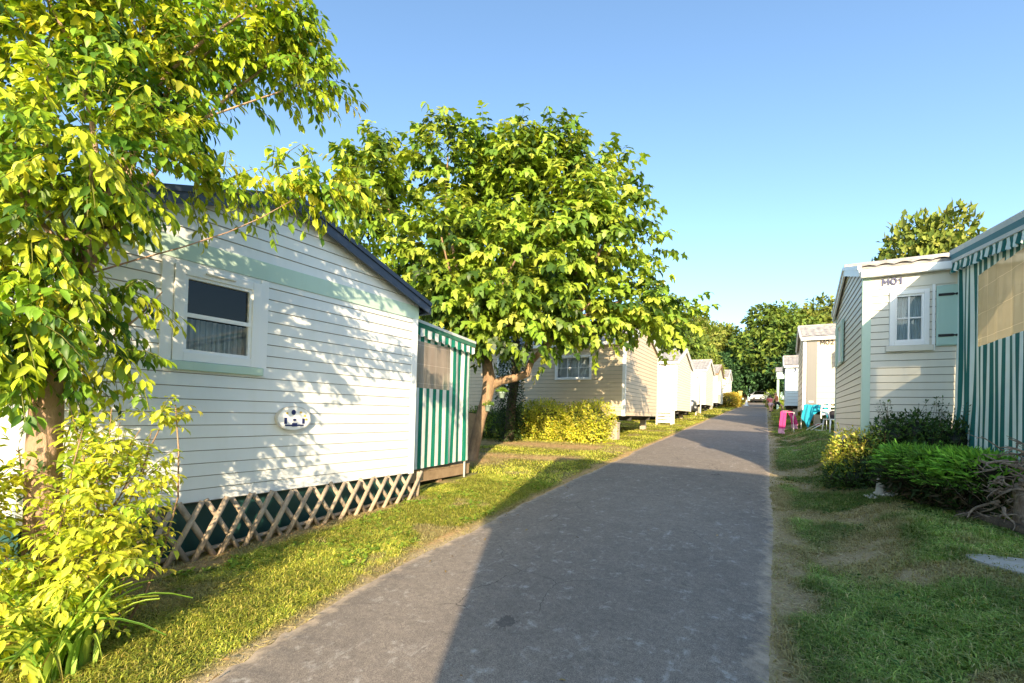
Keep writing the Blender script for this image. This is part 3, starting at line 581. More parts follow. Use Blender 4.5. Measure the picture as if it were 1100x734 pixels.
def home(label, x, y, side, W, L, zf, ze, zr, wall='siding_white', trim='white_trim', roof='tile', barge='white_trim', row=.125, rot=0, group=None, gwin=(), fwin=(), band=None, skirt=None, fgable=None, facefn=None, wallf=None, name='mobile_home', over=.10):
    """x,y: the near corner of the gable wall that faces the road; side -1 = body runs to -X"""
    g = gz(x, y + W / 2) ; t = thing(name, label, 'mobile home', (x, y, g), rot, group)
    zf, ze, zr = zf - g, ze - g, zr - g; sx = side; n = (-sx, 0, 0)
    Ag = lambda z: max(0, (z - ze) / (zr - ze) * W / 2); Bg = lambda z: W - Ag(z)
    gh = [window(t, (0, 0, 0), (0, 1, 0), n, *w[0][:2], w[0][2] - g, w[0][3] - g, **w[1]) for w in gwin]
    fh = [window(t, (0, 0, 0), (sx, 0, 0), (0, -1, 0), *w[0][:2], w[0][2] - g, w[0][3] - g, **w[1]) for w in fwin]
    mb = MB(); siding(mb, (0, 0, 0), (0, 1, 0), n, zf, zr, Ag, Bg, row, gh, ze); mb.build('wall', M[wall], t); mb = MB(); siding(mb, (sx * L, 0, 0), (0, 1, 0), (sx, 0, 0), zf, zr, Ag, Bg, row, (), ze)
    mb.build('wall', M[wall], t); mb = MB(); mf = MB(); siding(mf, (0, 0, 0), (sx, 0, 0), (0, -1, 0), zf, ze, lambda z: 0, lambda z: L, row, fh); siding(mb, (0, W, 0), (sx, 0, 0), (0, 1, 0), zf, ze, lambda z: 0, lambda z: L, row)
    mb.build('wall', M[wall], t); mb = MB(); mb.quad((0, 0, zf), (sx * L, 0, zf), (sx * L, W, zf), (0, W, zf)); mb.build('floor', M['dark_steel'], t); mf.build('wall', M[wallf or wall], t)
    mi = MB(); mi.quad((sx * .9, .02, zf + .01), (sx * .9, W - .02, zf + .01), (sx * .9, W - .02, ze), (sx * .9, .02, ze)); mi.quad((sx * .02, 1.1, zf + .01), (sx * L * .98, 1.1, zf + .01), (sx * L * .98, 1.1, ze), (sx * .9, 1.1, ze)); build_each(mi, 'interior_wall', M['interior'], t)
    mc = MB(); c = .075
    for (px, py) in ((0, 0), (0, W), (sx * L, 0), (sx * L, W)):
        dx = -sx * .024 if px == 0 else sx * .024; dy = -.024 if py == 0 else .024
        mc.box((px + dx, py + dy, zf - .01), (px - dx / .024 * c, py - 0 * dy, ze)); mc.box((px + dx * .98, py + dy * .98, zf - .012), (px, py - dy / .024 * c, ze - .002))
    build_each(mc, 'corner_board', M[trim], t, 2)
    if band:
        b0, b1, bm = band; m = MB(); m.box((-sx * .028, -.03, b0 - g), (-sx * .0, W + .03, b1 - g)); m.box((-sx * .027, -.029, b0 - g + .002), (sx * L, 0, b1 - g - .002)); m.build('trim_band', M[bm], t)
    # roof slabs, barge boards, gutter
    sl = math.hypot(W / 2, zr - ze); cy, cz = (W / 2) / sl, (zr - ze) / sl; th = .05; mr = MB()
    for s in (1, -1):
        y0 = 0 if s == 1 else W; e = Vector((-sx * over, y0 - s * over * cy, ze - over * cz)); S = Vector((0, s * cy, cz)); Nv = Vector((0, -s * cz, cy)); X = Vector((sx, 0, 0)); LL = L + 2 * over; ls = sl + over
        mr.obox(e + X * LL / 2 + S * ls / 2 + Nv * (th / 2 + .004), X * LL / 2, S * ls / 2, Nv * th / 2)
    build_each(mr, 'roof', M['tile'] if roof == 'tile' else M[roof], t)
    rt = t.children[-1] if False else None
    if roof == 'tile':
        m = MB()
        for s in (1, -1):
            y0 = 0 if s == 1 else W; e = Vector((-sx * (over + .02), y0 - s * (over + .03) * cy, ze - (over + .03) * cz)); S = Vector((0, s * cy, cz)); Nv = Vector((0, -s * cz, cy))
            corrugated(m, e + Nv * (th - .012), (sx, 0, 0), S, Nv, L + 2 * over + .04, sl + over + .03)
        m.tube([(-sx * over * 1.2, W / 2, zr + .075), (sx * (L + over * 1.2), W / 2, zr + .075)], .06, 8); m.build('roof_tiles', M['tile'], t)
    m = MB()
    for px in (-sx * (over + .005), sx * (L + over + .005)):
        for s in (1, -1):
            y0 = 0 if s == 1 else W; e = Vector((px, y0 - s * (over + .02) * cy, ze - (over + .02) * cz)); S = Vector((0, s * cy, cz)); Nv = Vector((0, -s * cz, cy)); ls = sl + over + .02
            m.obox(e + S * ls / 2 + Nv * .0, (.014, 0, 0), S * ls / 2, Nv * .075); m.obox(e + S * ls / 2 + Nv * .055 - Vector((sx * .012 if px * sx < 0 else -sx * .012, 0, 0)), (.022, 0, 0), S * ls / 2, Nv * .028)
    build_each(m, 'barge_board', M[barge], t, 2)
    m = MB()
    for s in (1, -1):
        y0 = -over - .03 if s == 1 else W + over + .03; m.box((-sx * over, y0 - .035, ze - .13), (sx * (L + over), y0 + .035, ze - .02)); m.box((-sx * .02, y0 + s * .035, ze - .10), (sx * L, y0 + s * (over + .03), ze - .075))
    build_each(m, 'gutter', M[barge], t, 2, bevel=.01)
    m = MB()
    for py in (W * .22, W * .78): m.box((sx * .05, py - .05, zf - .16), (sx * (L - .1), py + .05, zf - .004))
    for k in range(int(L / 1.5)): m.box((sx * (.3 + k * 1.5), .15, zf - .10), (sx * (.36 + k * 1.5), W - .15, zf - .006))
    m.build('chassis', M['dark_steel'], t)
    m = MB()
    for k in range(4):
        for py in (.25, W - .45): 
            xx = sx * (.35 + k * (L - 1) / 3); zb = gz(x + xx, y + py) - g - .04; m.box((xx, py, zb), (xx + sx * .2, py + .2, zf - .16))
    build_each(m, 'support_block', M['concrete'], t)
    return t, g
# -- left house, white clapboard with mint band
WL = 3.98
lw = dict(fw=.085, bars=(0, 0), trim='white_trim', curtain='curtain', sill='siding_mint', glassm='glass', depth=.12)
lh, lg = home('white clapboard mobile home with mint band and navy roof edge, nearest on the left', -4.84, 1.04, -1, WL, 8, .66, 3.17, 3.86, 'siding_pale', 'white_trim', 'navy_metal', 'navy_metal', rot=rad(-2.6), row=.123,
    gwin=[((.99, 1.60, 2.08, 2.80), lw)], band=(2.94, 3.13, 'siding_mint'), over=.13, facefn=None)
def left_details():
    g = lg; m = MB(); m.box((.02, .99, 2.41 - g), (.035, 1.60, 2.45 - g)); m.build('window_rail', M['white_trim'], lh)
    m = MB(); m.tube([(.06, 1.15, 2.845 - g), (.06, 1.42, 2.845 - g)], .009, 8); m.build('vent_slot', M['siding_cream'], lh)
    m = MB(); m.box((.005, .81, 1.90 - g), (.03, .90, 2.93 - g)); m.box((.005, 1.69, 1.90 - g), (.03, 1.77, 2.93 - g)); build_each(m, 'window_trim', M['white_trim'], lh)
    # skirt sheet behind the lattice
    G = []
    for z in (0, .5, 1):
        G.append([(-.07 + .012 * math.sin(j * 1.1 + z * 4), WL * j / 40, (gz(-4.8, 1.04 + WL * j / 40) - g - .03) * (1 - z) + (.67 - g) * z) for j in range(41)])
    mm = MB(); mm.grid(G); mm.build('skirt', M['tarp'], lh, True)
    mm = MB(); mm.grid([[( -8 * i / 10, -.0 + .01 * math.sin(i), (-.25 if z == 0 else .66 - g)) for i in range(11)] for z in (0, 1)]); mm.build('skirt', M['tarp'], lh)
left_details()
def lattice():
    X0, Y0 = -4.70, 1.5; o = (X0, Y0, gz(X0, Y0)); t = thing('lattice_fence', 'crossed half-round pole lattice along the foot of the nearest left house', 'lattice', o, rad(-2.6))
    a, b = MB(), MB(); y = -.45; L = 3.55; ht = .60
    for k in range(18):
        y = -.5 + k * .222
        for mb, s, dx in ((a, 1, .035), (b, -1, 0)):
            y0, y1 = y, y + s * .30
            if s == -1: y0 += .2; y1 += .2
            def end(yy, top): return ((top and (.67 - o[2])) or (gz(-4.68, Y0 + yy) - o[2] - .02))
            lo, hi = 0, 1
            if not (-.55 < y0 < L + .02 and -.55 < y1 < L + .1): continue
            j = random.uniform(-.012, .012); mb.tube([(dx + .03, y0, end(y0, 0)), (dx, y1 + j, end(y1, 1) + random.uniform(-.01, .03))], .025 + random.uniform(-.002, .003), 9)
    build_each(a, 'lattice_pole', M['pole'], t, smooth=True); build_each(b, 'lattice_pole', M['pole'], t, smooth=True)
    c = MB(); c.tube([(.0, L - .03, gz(-4.68, Y0 + L) - o[2] - .05), (.0, L, .68 - o[2])], .03, 8); c.build('end_post', M['pole'], t, True)
    r = MB(); r.tube([(-.02, -.5, gz(-4.68, Y0 - .5) - o[2] + .05), (-.02, L, gz(-4.68, Y0 + L) - o[2] + .05)], .022, 8); r.build('rail', M['pole'], t, True)
lattice()
def plaque():
    c = Vector((-4.69, 3.12, 1.46)); t = thing('wall_plaque', 'oval ceramic plaque with blue figures and yellow flowers on the left house wall', 'plaque', c, rad(-2.6)); m = MB()
    def ell(m, y, z, a, b, x0, x1, n=32):
        m.poly([(x1, y + a * math.cos(2 * math.pi * k / n), z + b * math.sin(2 * math.pi * k / n)) for k in range(n)])
        for k in range(n):
            p, q = 2 * math.pi * k / n, 2 * math.pi * (k + 1) / n; m.quad((x0, y + a * math.cos(p), z + b * math.sin(p)), (x0, y + a * math.cos(q), z + b * math.sin(q)), (x1, y + a * math.cos(q), z + b * math.sin(q)), (x1, y + a * math.cos(p), z + b * math.sin(p)))
    ell(m, 0, 0, .205, .14, -.03, .012); m.build('plate', M['shell'], t); m = MB(); ell(m, 0, 0, .19, .127, 0, .016); m.build('face', M['white_trim'], t)
    m = MB(); ell(m, -.015, .07, .025, .03, 0, .02, 12); m.box((0, -.12, -.06), (.02, -.09, .01)); m.box((0, .09, -.06), (.02, .12, 0)); m.box((0, -.03, -.09), (.0205, .03, -.05)); ell(m, 0, -.015, .02, .015, 0, .02, 10); m.box((0, -.11, -.085), (.0195, .11, -.068)); m.build('blue_figure', M['ink'], t)
    m = MB(); [(m.marks.append((len(m.v), len(m.f))), ell(m, y, z, .014, .012, 0, .021, 8)) for y, z in ((.12, .03), (-.09, .06), (.07, .07), (.14, -.01))]; build_each(m, 'flower', paint('yellow_glaze', (.7, .5, .08), .3, 0), t, 9)
plaque()

# -- striped awning beyond the left house
def left_awning():
    x, y0, y1 = -4.82, 5.14, 6.62; g = gz(x, y0); o = (x, y0, g); t = thing('striped_awning', 'green and white striped awning tent attached behind the nearest left house', 'awning', o)
    Wd = y1 - y0
    def zt(y): return 2.93 - .13 * y / Wd - g
    def cloth_wall(fn, Lw, zb, zt, win=None, name='side_panel', nx=90):
        nz = 70; pan = MB(); wn = MB()
        for i in range(nx):
            for j in range(nz):
                u0, u1 = Lw * i / nx, Lw * (i + 1) / nx; s0, s1 = j / nz, (j + 1) / nz
                zm = zt(0); za = [min(zt(u), max(zb(u), .3 + (zm - .3) * q)) for u, q in ((u0, s0), (u1, s0), (u1, s1), (u0, s1))]
                cu, cz = (u0 + u1) / 2, sum(za) / 4; tgt = pan
                if win and win[0] < cu < win[1] and win[2] < cz < win[3]: tgt = wn
                tgt.quad(fn(u0, za[0]), fn(u1, za[1]), fn(u1, za[2]), fn(u0, za[3]), uv=[(u0, za[0]), (u1, za[1]), (u1, za[2]), (u0, za[3])])
        p = pan.build(name, M['stripe_g'], t, True)
        if win: wn.build('foil_window', M['film_l'], p, True)
    wav = lambda u, z: .022 * math.sin(u * 9 + .6 * math.sin(z * 3)) * (.4 + .6 * max(0, 1 - z / 2.4)) + .012 * math.sin(u * 23 + z)
    cloth_wall(lambda u, z: (wav(u, z) if u > .9 else wav(u, z) * .4, u, z), Wd, lambda u: .66 - g + .03 * u, zt, (.0, .92, 1.93 - g, 2.66 - g))
    cloth_wall(lambda u, z: (-u, Wd + wav(u, z), z), 3.4, lambda u: .74 - g, lambda u: zt(Wd), None, 'front_panel', 120)
    m = MB(); m.grid([[(.05, -.02, zt(0) + .03), (.05, Wd + .1, zt(Wd) + .02)], [(-3.4, -.02, zt(0) + .03), (-3.4, Wd + .1, zt(Wd) + .02)]], [[(0, 0), (0, 1)], [(3.4, 0), (3.4, 1)]]); m.build('roof_sheet', M['canvas_white'], t)
    m = MB(); m.obox((.05, Wd / 2 + .03, zt(Wd / 2) + .045), (.012, 0, 0), (0, Wd / 2 + .08, -.065), (0, 0, .022)); m.build('roof_hem', M['canvas_white'], t)
    m = MB(); m.obox((.048, Wd / 2 + .03, zt(Wd / 2) - .01), (.01, 0, 0), (0, Wd / 2 + .07, -.065), (0, 0, .035)); m.build('roof_hem', M['canvas_green'], t)
    m = MB(); G = []; UV = []; nx = 80
    for s in (0, 1):
        G.append([(.075 + .008 * math.sin(i * .8), (Wd + .04) * i / nx, zt((Wd) * i / nx) - .06 - s * (.10 + .035 * abs(math.sin(i * math.pi / 10)))) for i in range(nx + 1)]); UV.append([(Wd * i / nx, s) for i in range(nx + 1)])
    m.grid(G, UV); m.build('valance', M['stripe_g'], t, True)
    m = MB(); m.tube([(-.03, Wd - .03, gz(x, y1) - g), (-.03, Wd - .03, zt(Wd))], .02, 8); m.tube([(-.05, .0, zt(0)), (-.05, Wd, zt(Wd))], .015, 8); build_each(m, 'pole', M['white_trim'], t, smooth=True)
left_awning()
def terrace():
    x, y0 = -4.88, 5.18; o = (x, y0, gz(x, y0)); t = thing('wooden_terrace', 'low wooden terrace base under the left striped awning', 'terrace', o); g = o[2]
    m = MB()
    for k in range(22): m.box((-3.2, k * .075, .60 - g), (-.02, k * .075 + .068, .635 - g))
    m.build('floor_board', M['plank'], t)
    m = MB(); m.box((-.05, .02, .44 - g), (-.012, 1.62, .595 - g)); m.build('side_board', M['plank'], t, bevel=.004); m = MB()
    for yy in (.05, .8, 1.5): m.box((-.14, yy, gz(x, y0 + yy) - g - .05), (-.055, yy + .09, .59 - g))
    build_each(m, 'post', M['plank'], t)
terrace()

# -- tan house
tw = dict(fw=.06, bars=(2, 1), curtain='net', glassm='glass', depth=.08)
home('tan clapboard mobile home behind the yellow-green hedge on the left', -4.12, 13.95, -1, 4.5, 8.5, 1.57, 3.95, 4.75, 'siding_beige', 'white_trim', 'tile', 'white_trim', row=.13, group=None, wallf='siding_tan',
     fwin=[((1.16, 2.35, 2.78, 3.48), tw), ((3.8, 4.7, 2.6, 3.5), tw)])
def block(x, y, w, d, h, label):
    z = gz(x, y); m = MB(); m.box((-w / 2, -d / 2, -.06), (w / 2, d / 2, h)); m.box((-w / 2 - .015, -d / 2 - .015, h - .012), (w / 2 + .015, d / 2 + .015, h + .03)); o = m.build('concrete_block', M['concrete'], None, bevel=.012); o.location = (x, y, z); tag(o, label, 'block')
block(-4.47, 14.02, .32, .3, .52, 'square concrete block propping the corner of the tan house beside the hedge')
# -- white houses further up on the left
num = dict()
A, gA = home('bright white mobile home with tall gable, first beyond the tan house', -4.1, 22.3, -1, 4.2, 8, 1.87, 4.22, 4.98, 'siding_cream', 'white_trim', wallf='siding_white')
home('white mobile home behind the parked grey car on the left', -4.08, 32.2, -1, 4.2, 8, 2.42, 4.75, 5.55, 'siding_cream', 'white_trim', wallf='siding_white')
home('narrow cream mobile home with brown gable edge, third beyond the tan house', -4.1, 39.2, -1, 4.2, 8, 2.75, 5.1, 5.9, 'siding_cream', 'white_trim', wallf='siding_cream', barge='plank', gwin=[((1.2, 2.0, 3.5, 4.5), dict(curtain=None, glassm='glass', bars=(1, 0)))], fwin=[((.5, 1.4, 3.0, 4.7), dict(curtain=None, bars=(1, 0)))])
home('farthest white mobile home on the left, next to the yellow hedge', -4.1, 48, -1, 4.2, 8, 3.2, 5.5, 6.3, 'siding_white', 'white_trim', gwin=[((1.6, 2.4, 3.9, 4.8), dict(curtain=None, bars=(1, 0)))])
def canopy():
    x, y = -4.3, 30.0; g = gz(x, y); t = thing('terrace_canopy', 'white sloping canvas terrace canopy beside the second white house on the left', 'canopy', (x, y, g)); m = MB(); m.quad((0, 0, 2.35), (-4, 0, 1.75), (-4, 2.05, 2.1), (0, 2.05, 2.75)); m.quad((0, 0, .6), (-4, 0, .6), (-4, 0, 1.75), (0, 0, 2.35)); m.build('canvas', M['canvas_white'], t)
    m = MB(); [m.tube([(a, b, -.1), (a, b, 2.3)], .03, 6) for a, b in ((-.03, .03), (-.03, 2))]; build_each(m, 'pole', M['white_trim'], t)
canopy()
# -- right-hand houses
ro = dict(fw=.055, bars=(1, 1), curtain='sky_blind', sill='siding_mo', glassm='glass', depth=.045)
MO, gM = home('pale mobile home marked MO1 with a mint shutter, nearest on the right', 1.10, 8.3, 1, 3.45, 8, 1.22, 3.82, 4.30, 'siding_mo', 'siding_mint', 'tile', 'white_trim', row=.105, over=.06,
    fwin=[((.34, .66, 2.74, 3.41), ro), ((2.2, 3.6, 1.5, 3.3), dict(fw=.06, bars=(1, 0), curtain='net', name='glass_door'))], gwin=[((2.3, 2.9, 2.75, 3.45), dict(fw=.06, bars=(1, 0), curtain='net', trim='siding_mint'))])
def mo_details():
    g = gM; t = MO
    m = MB(); m.box((.05, -.022, 3.52 - g), (6, .0, 3.66 - g)); m.build('trim_band', M['siding_mo'], t)
    m = MB(); m.box((.785, -.05, 2.66 - g), (1.03, -.022, 3.49 - g)); m.box((.795, -.058, 2.67 - g), (1.02, -.05, 3.48 - g)); s = m.build('shutter', M['mint_shutter'], t, bevel=.006)
    for z in (2.78, 3.34):
        m = MB(); m.box((.80, -.068, z - g), (.95, -.06, z + .035 - g)); m.poly([(.95, -.066, z - g), (.985, -.066, z + .0175 - g), (.95, -.066, z + .035 - g)]); m.lathe([(0, -.012), (.012, -.01), (.016, 0), (.016, .01)], (.985, -.066, z + .0175 - g), 10, 'y'); m.build('hinge', M['black_iron'], s)
    m = MB(); m.box((.745, -.03, 2.6 - g), (.775, 0, 3.52 - g)); m.build('window_trim', M['white_trim'], t)
    for yy, a in ((2.17, .0), (3.05, -.0)): m = MB(); m.obox((-.045 - abs(a), yy, 3.1 - g), (-.05 * (a < 0), .13, 0), (.014, 0, 0), (0, 0, .40)); m.build('shutter', M['mint_shutter'], t, bevel=.004)
mo_details()
def text(s, parent, loc, size, mat, bold=.24, name='house_number', depth=.005):
    """bold block letters built from bars, facing -Y"""
    S = {'M': [(0, 0, 0, 1), (0, 1, .42, .35), (.42, .35, .84, 1), (.84, 1, .84, 0)], 'O': [(.2, 0, 0, .3), (0, .3, 0, .7), (0, .7, .2, 1), (.2, 1, .5, 1), (.5, 1, .7, .7), (.7, .7, .7, .3), (.7, .3, .5, 0), (.5, 0, .2, 0)],
         '1': [(.3, 0, .3, 1), (.3, 1, .02, .72)], '2': [(.05, .8, .3, 1), (.3, 1, .6, .75), (.6, .75, 0, 0), (0, 0, .64, 0)], '3': [(0, 1, .6, 1), (.6, 1, .3, .58), (.3, .58, .62, .3), (.62, .3, .3, 0), (.3, 0, 0, .1)]}
    W = {'M': .84, 'O': .7, '1': .36, '2': .64, '3': .62}; w = size * bold / 2; x = 0; m = MB()
    for ch in s:
        for a, b, c, d in S[ch]:
            p, q = Vector((x + a * size, 0, b * size)), Vector((x + c * size, 0, d * size)); t = (q - p).normalized(); k = (q - p).length / 2 + w * .8; nrm = Vector((-t.z, 0, t.x)) * w
            depth += .0003; m.obox((p + q) / 2, t * k, (0, depth, 0), nrm)
        x += (W[ch] + .38) * size
    o = m.build(name, M[mat], parent); o.location = loc; return o
text('MO1', MO, (.205, -.032, 3.575 - gM), .078, 'ink')
text('MO2', (B2 := home('beige mobile home marked MO2 with a tall grey panel, second on the right', .84, 19.4, 1, 4.0, 8, 1.95, 4.58, 5.25, 'siding_beige', 'white_trim', row=.21, barge='white_trim',
    fwin=[((1.02, 1.7, 3.55, 4.1), dict(fw=.05, bars=(1, 1), curtain='net', glassm='glass_pale'))]))[0], (.50, -.03, 4.30 - B2[1]), .13, 'dark_steel')
def b2_details():
    t, g = B2; m = MB(); m.box((.09, -.04, 2.15 - g), (.40, -.0, 4.5 - g)); m.build('side_panel', M['grey_panel'], t, bevel=.005); m = MB(); m.box((.17, -.055, 2.22 - g), (.31, -.03, 2.27 - g)); m.build('vent_slot', M['white_trim'], t)
    m = MB(); m.obox((.98, -.16, 3.8 - g), (.0, .14, .0), (.012, 0, 0), (0, -.02, .27)); m.build('casement', M['white_trim'], t)
b2_details()
text('13', A, (-.72, -.03, 4.0 - gA), .16, 'dark_steel')
BL = home('pale blue-white mobile home, third on the right', .42, 27.6, 1, 4.0, 8, 2.3, 4.42, 5.05, 'siding_blue', 'siding_blue', row=.16, barge='white_trim'); text('3', BL[0], (.33, -.03, 4.1 - BL[1]), .2, 'ink')
def porch_home():
    t, g = home('farthest mobile home on the right with grey roof and dark covered porch', .95, 44, 1, 4.0, 8, 3.0, 5.2, 5.9, 'siding_white', 'siding_mint', barge='white_trim')
    t2 = thing('porch', 'white porch roof on posts in front of the farthest right home', 'porch', (0.02, 41.4, gz(0.1, 41.4))); g2 = t2.location[2]
    m = MB(); m.quad((-.05, 0, 3.0), (4, 0, 3.0), (4, 2.55, 3.0), (-.05, 2.55, 3.0)); m.box((0, -.05, 2.45), (4, .05, 3.0)); m.box((-.05, 0, 2.6), (.03, 2.5, 2.98)); m.build('roof', M['siding_mint'], t2); m = MB(); [m.box((a, b, -.1), (a + .16, b + .12, 2.6)) for a, b in ((0, .1), (2, .1), (0, 2.3))]; build_each(m, 'post', M['siding_mint'], t2)
    m = MB(); m.quad((-.1, -.15, 3.02), (4, -.15, 3.02), (4, 1.3, 3.5), (-.1, 1.3, 3.5)); m.quad((-.1, 2.7, 3.02), (4, 2.7, 3.02), (4, 1.3, 3.5), (-.1, 1.3, 3.5)); m.build('roof', M['tile'], t2)
porch_home()
home('pale mobile home behind the camera on the right, outside the photo', 1.18, -3.45, 1, 4.7, 8, .5, 3.35, 4.44, 'siding_white', 'siding_mint')

# -- teal striped awning on the right
def right_awning():
    x, y0, y1 = 2.10, 6.12, 8.27; g = gz(x, 7); o = (x, y0, g); t = thing('striped_awning', 'teal and white striped awning tent with clear foil windows at the right edge', 'awning', o); Wd = y1 - y0
    zt = lambda y: 3.50 + .30 * y / Wd - g           # hem of the side wall, falls towards the camera
    wv = lambda u, z: (.035 * math.sin(u * 14 + .8 * math.sin(z * 2.2)) + .02 * math.sin(u * 31 + z * 1.5)) * (.5 if u > 1.45 else .22) * (1.2 - .25 * z)
    def wall(fn, Lw, name, wins, nx, nz, zb=lambda u: .62, zt=None):
        pan = MB(); wn = MB()
        for i in range(nx):
            for j in range(nz):
                u0, u1 = Lw * i / nx, Lw * (i + 1) / nx; z = []
                for u, s in ((u0, j), (u1, j), (u1, j + 1), (u0, j + 1)): z.append(min(zt(u), zb(0) + (zt(Lw) - zb(0)) * s / nz))
                cu, cz = (u0 + u1) / 2, sum(z) / 4 + g; T = wn if any(a < cu < b and c < cz < d(cu) for a, b, c, d in wins) else pan
                T.quad(fn(u0, z[0]), fn(u1, z[1]), fn(u1, z[2]), fn(u0, z[3]), uv=[(u0, z[0]), (u1, z[1]), (u1, z[2]), (u0, z[3])])
        p = pan.build(name, M['stripe_t'], t, True)
        if wn.v: wn.build('foil_window', M['film_r'], p, True)
    wall(lambda u, z: (wv(u, z) - .10 * max(0, 1 - z / 1.2) * (u / Wd) ** 3, u, z), Wd, 'side_panel', [(0, 1.44, 2.55, lambda u: 3.40 + (u - 1.44) * .02)], 120, 60, lambda u: .55, zt)
    wall(lambda u, z: (u, -wv(u, z) * .6, z), 5.2, 'front_panel', [(.25, 2.5, 2.3 - 0, lambda u: 3.2), (2.8, 5, 2.3, lambda u: 3.2)], 150, 40, lambda u: .45, lambda u: zt(0))  # front foil windows are out of view, added to let sun into the tent
    # roof sheet, hems, scalloped valance
    m = MB(); m.quad((-.08, -.1, zt(-.1) + .14), (5.3, -.1, zt(-.1) + .14), (5.3, Wd, zt(Wd) + .14), (-.08, Wd, zt(Wd) + .14)); m.build('roof_sheet', M['canvas_white'], t)
    sl = .30 / Wd
    for dz, h, mm in ((.115, .035, 'canvas_white'), (.045, .035, 'canvas_teal'), (-.012, .022, 'canvas_white')):
        m = MB(); m.obox((-.075, Wd / 2 - .05, zt(Wd / 2) + dz), (.012, 0, 0), (0, Wd / 2 + .05, (Wd / 2 + .05) * sl), (0, 0, h)); m.obox((2.6, -.1, zt(-.1) + dz), (2.66, 0, 0), (0, .012, 0), (0, 0, h)); m.build('roof_hem', M[mm], t)
    m = MB(); G = []; UV = []; nx = 140
    for s in (0, .5, 1):
        G.append([(-.075 - .02 * s * math.sin(i * .9), -.1 + (Wd + .1) * i / nx, zt(-.1 + (Wd + .1) * i / nx) - .03 - s * (.10 + .03 * abs(math.sin(i * math.pi / 8)))) for i in range(nx + 1)]); UV.append([(Wd * i / nx, s) for i in range(nx + 1)])
    m.grid(G, UV); m.build('valance', M['stripe_t'], t, True)
    m = MB(); m.tube([(.03, .03, -.1), (.03, .03, zt(0))], .018, 8); m.tube([(.03, 0, zt(0)), (.03, Wd, zt(Wd))], .018, 8); m.tube([(5.15, .03, -.1), (5.15, .03, zt(0))], .018, 8); build_each(m, 'pole', M['white_trim'], t, smooth=True)
right_awning()

# ------------------------------------------------------------------ shrubs
def blob_core(lobes, zmin, c, k=.6):  # dark-coloured lumps stand in for the shaded inside of a shrub
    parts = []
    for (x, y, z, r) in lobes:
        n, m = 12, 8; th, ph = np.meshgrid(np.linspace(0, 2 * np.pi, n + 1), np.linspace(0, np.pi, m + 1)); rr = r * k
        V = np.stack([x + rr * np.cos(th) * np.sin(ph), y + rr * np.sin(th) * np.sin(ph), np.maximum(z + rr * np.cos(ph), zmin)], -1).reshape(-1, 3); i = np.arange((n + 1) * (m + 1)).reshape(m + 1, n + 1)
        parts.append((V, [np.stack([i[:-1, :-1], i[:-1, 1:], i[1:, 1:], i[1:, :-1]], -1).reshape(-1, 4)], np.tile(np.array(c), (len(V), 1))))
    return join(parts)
def shrub(name, label, lobes, n, size, cols, T=T_OVAL, w=None, up=.4, core=(.02, .03, .01), cat='shrub', shoots=0, shootlen=.35, mat='leaf', bottomcol=None, topz=None, stems=6, trim=None, flat=1., group=None):
    L = np.array(lobes); x, y = L[:, 0].mean(), L[:, 1].mean(); o = (float(x), float(y), gz(x, y)); t = thing(name, label, cat, o, group=group)
    P, d, i = spread(lobes, n, .72, flat); zg = ground(P[:, 0], P[:, 1]); ok = P[:, 2] > zg + .02
    if trim is not None: P[:, 2] = np.minimum(P[:, 2], trim + (fbm(P[:, 0], P[:, 1], .4, 3) - .5) * .12)
    P, d = P[ok], d[ok]; n = len(P); C = pal(n, cols, .2, w); cl = vnoise(P[:, 0] * 3 + P[:, 2] * 2, P[:, 1] * 3 + P[:, 2] * 3, .9, 8)[:, None]; C *= .65 + .75 * cl
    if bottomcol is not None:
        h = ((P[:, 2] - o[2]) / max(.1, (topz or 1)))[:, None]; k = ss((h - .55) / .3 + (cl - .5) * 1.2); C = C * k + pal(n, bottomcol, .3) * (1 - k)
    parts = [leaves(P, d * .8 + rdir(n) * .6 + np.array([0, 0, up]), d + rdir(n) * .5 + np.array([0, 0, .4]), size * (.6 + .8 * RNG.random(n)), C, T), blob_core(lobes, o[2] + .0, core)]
    V, F, C = join(parts); np_mesh('foliage', V, F, M[mat], t, C, org=o)
    if shoots:
        P, d, i = spread(lobes, shoots, .95); ok = d[:, 2] > .35; P, d = P[ok], d[ok]; D = d * .35 + np.array([0, 0, 1.]) + rdir(len(P)) * .25
        V, F, C = sprays(P, D, shootlen, 6, size * .8, cols, T, droop=.0, spread_a=.8, sag=.05, w=w, twigr=.003); np_mesh('shoots', V, F, M[mat], t, C, org=o)
    m = MB()
    for k in range(stems): l = random.choice(lobes); limb(m, (l[0] + random.uniform(-.1, .1), l[1] + random.uniform(-.1, .1), gz(l[0], l[1]) - .05), (l[0] + random.uniform(-.2, .2), l[1] + random.uniform(-.2, .2), max(l[2], o[2] + .2)), .015, .006, .1, 4, 6)
    m.build('stem', M['bark_dark'], t, True, org=o); return t
yel = [(.62, .60, .05), (.46, .52, .045), (.78, .70, .12), (.22, .32, .04)]
hl = [(-7.0 + k * .38, 13.0 + .12 * math.sin(k * 2.1), .72 + .48 + .08 * math.sin(k * 1.3), .62) for k in range(7)] + [(-6.8 + k * .42, 12.85, .72 + .2, .5) for k in range(6)]
shrub('hedge', 'broad rounded yellow-green hedge in front of the tan house window', [(a, b, c + .12, d) for a, b, c, d in hl], 24000, .066, yel, w=[.4, .3, .25, .05], core=(.16, .18, .03), cat='hedge', up=.1)
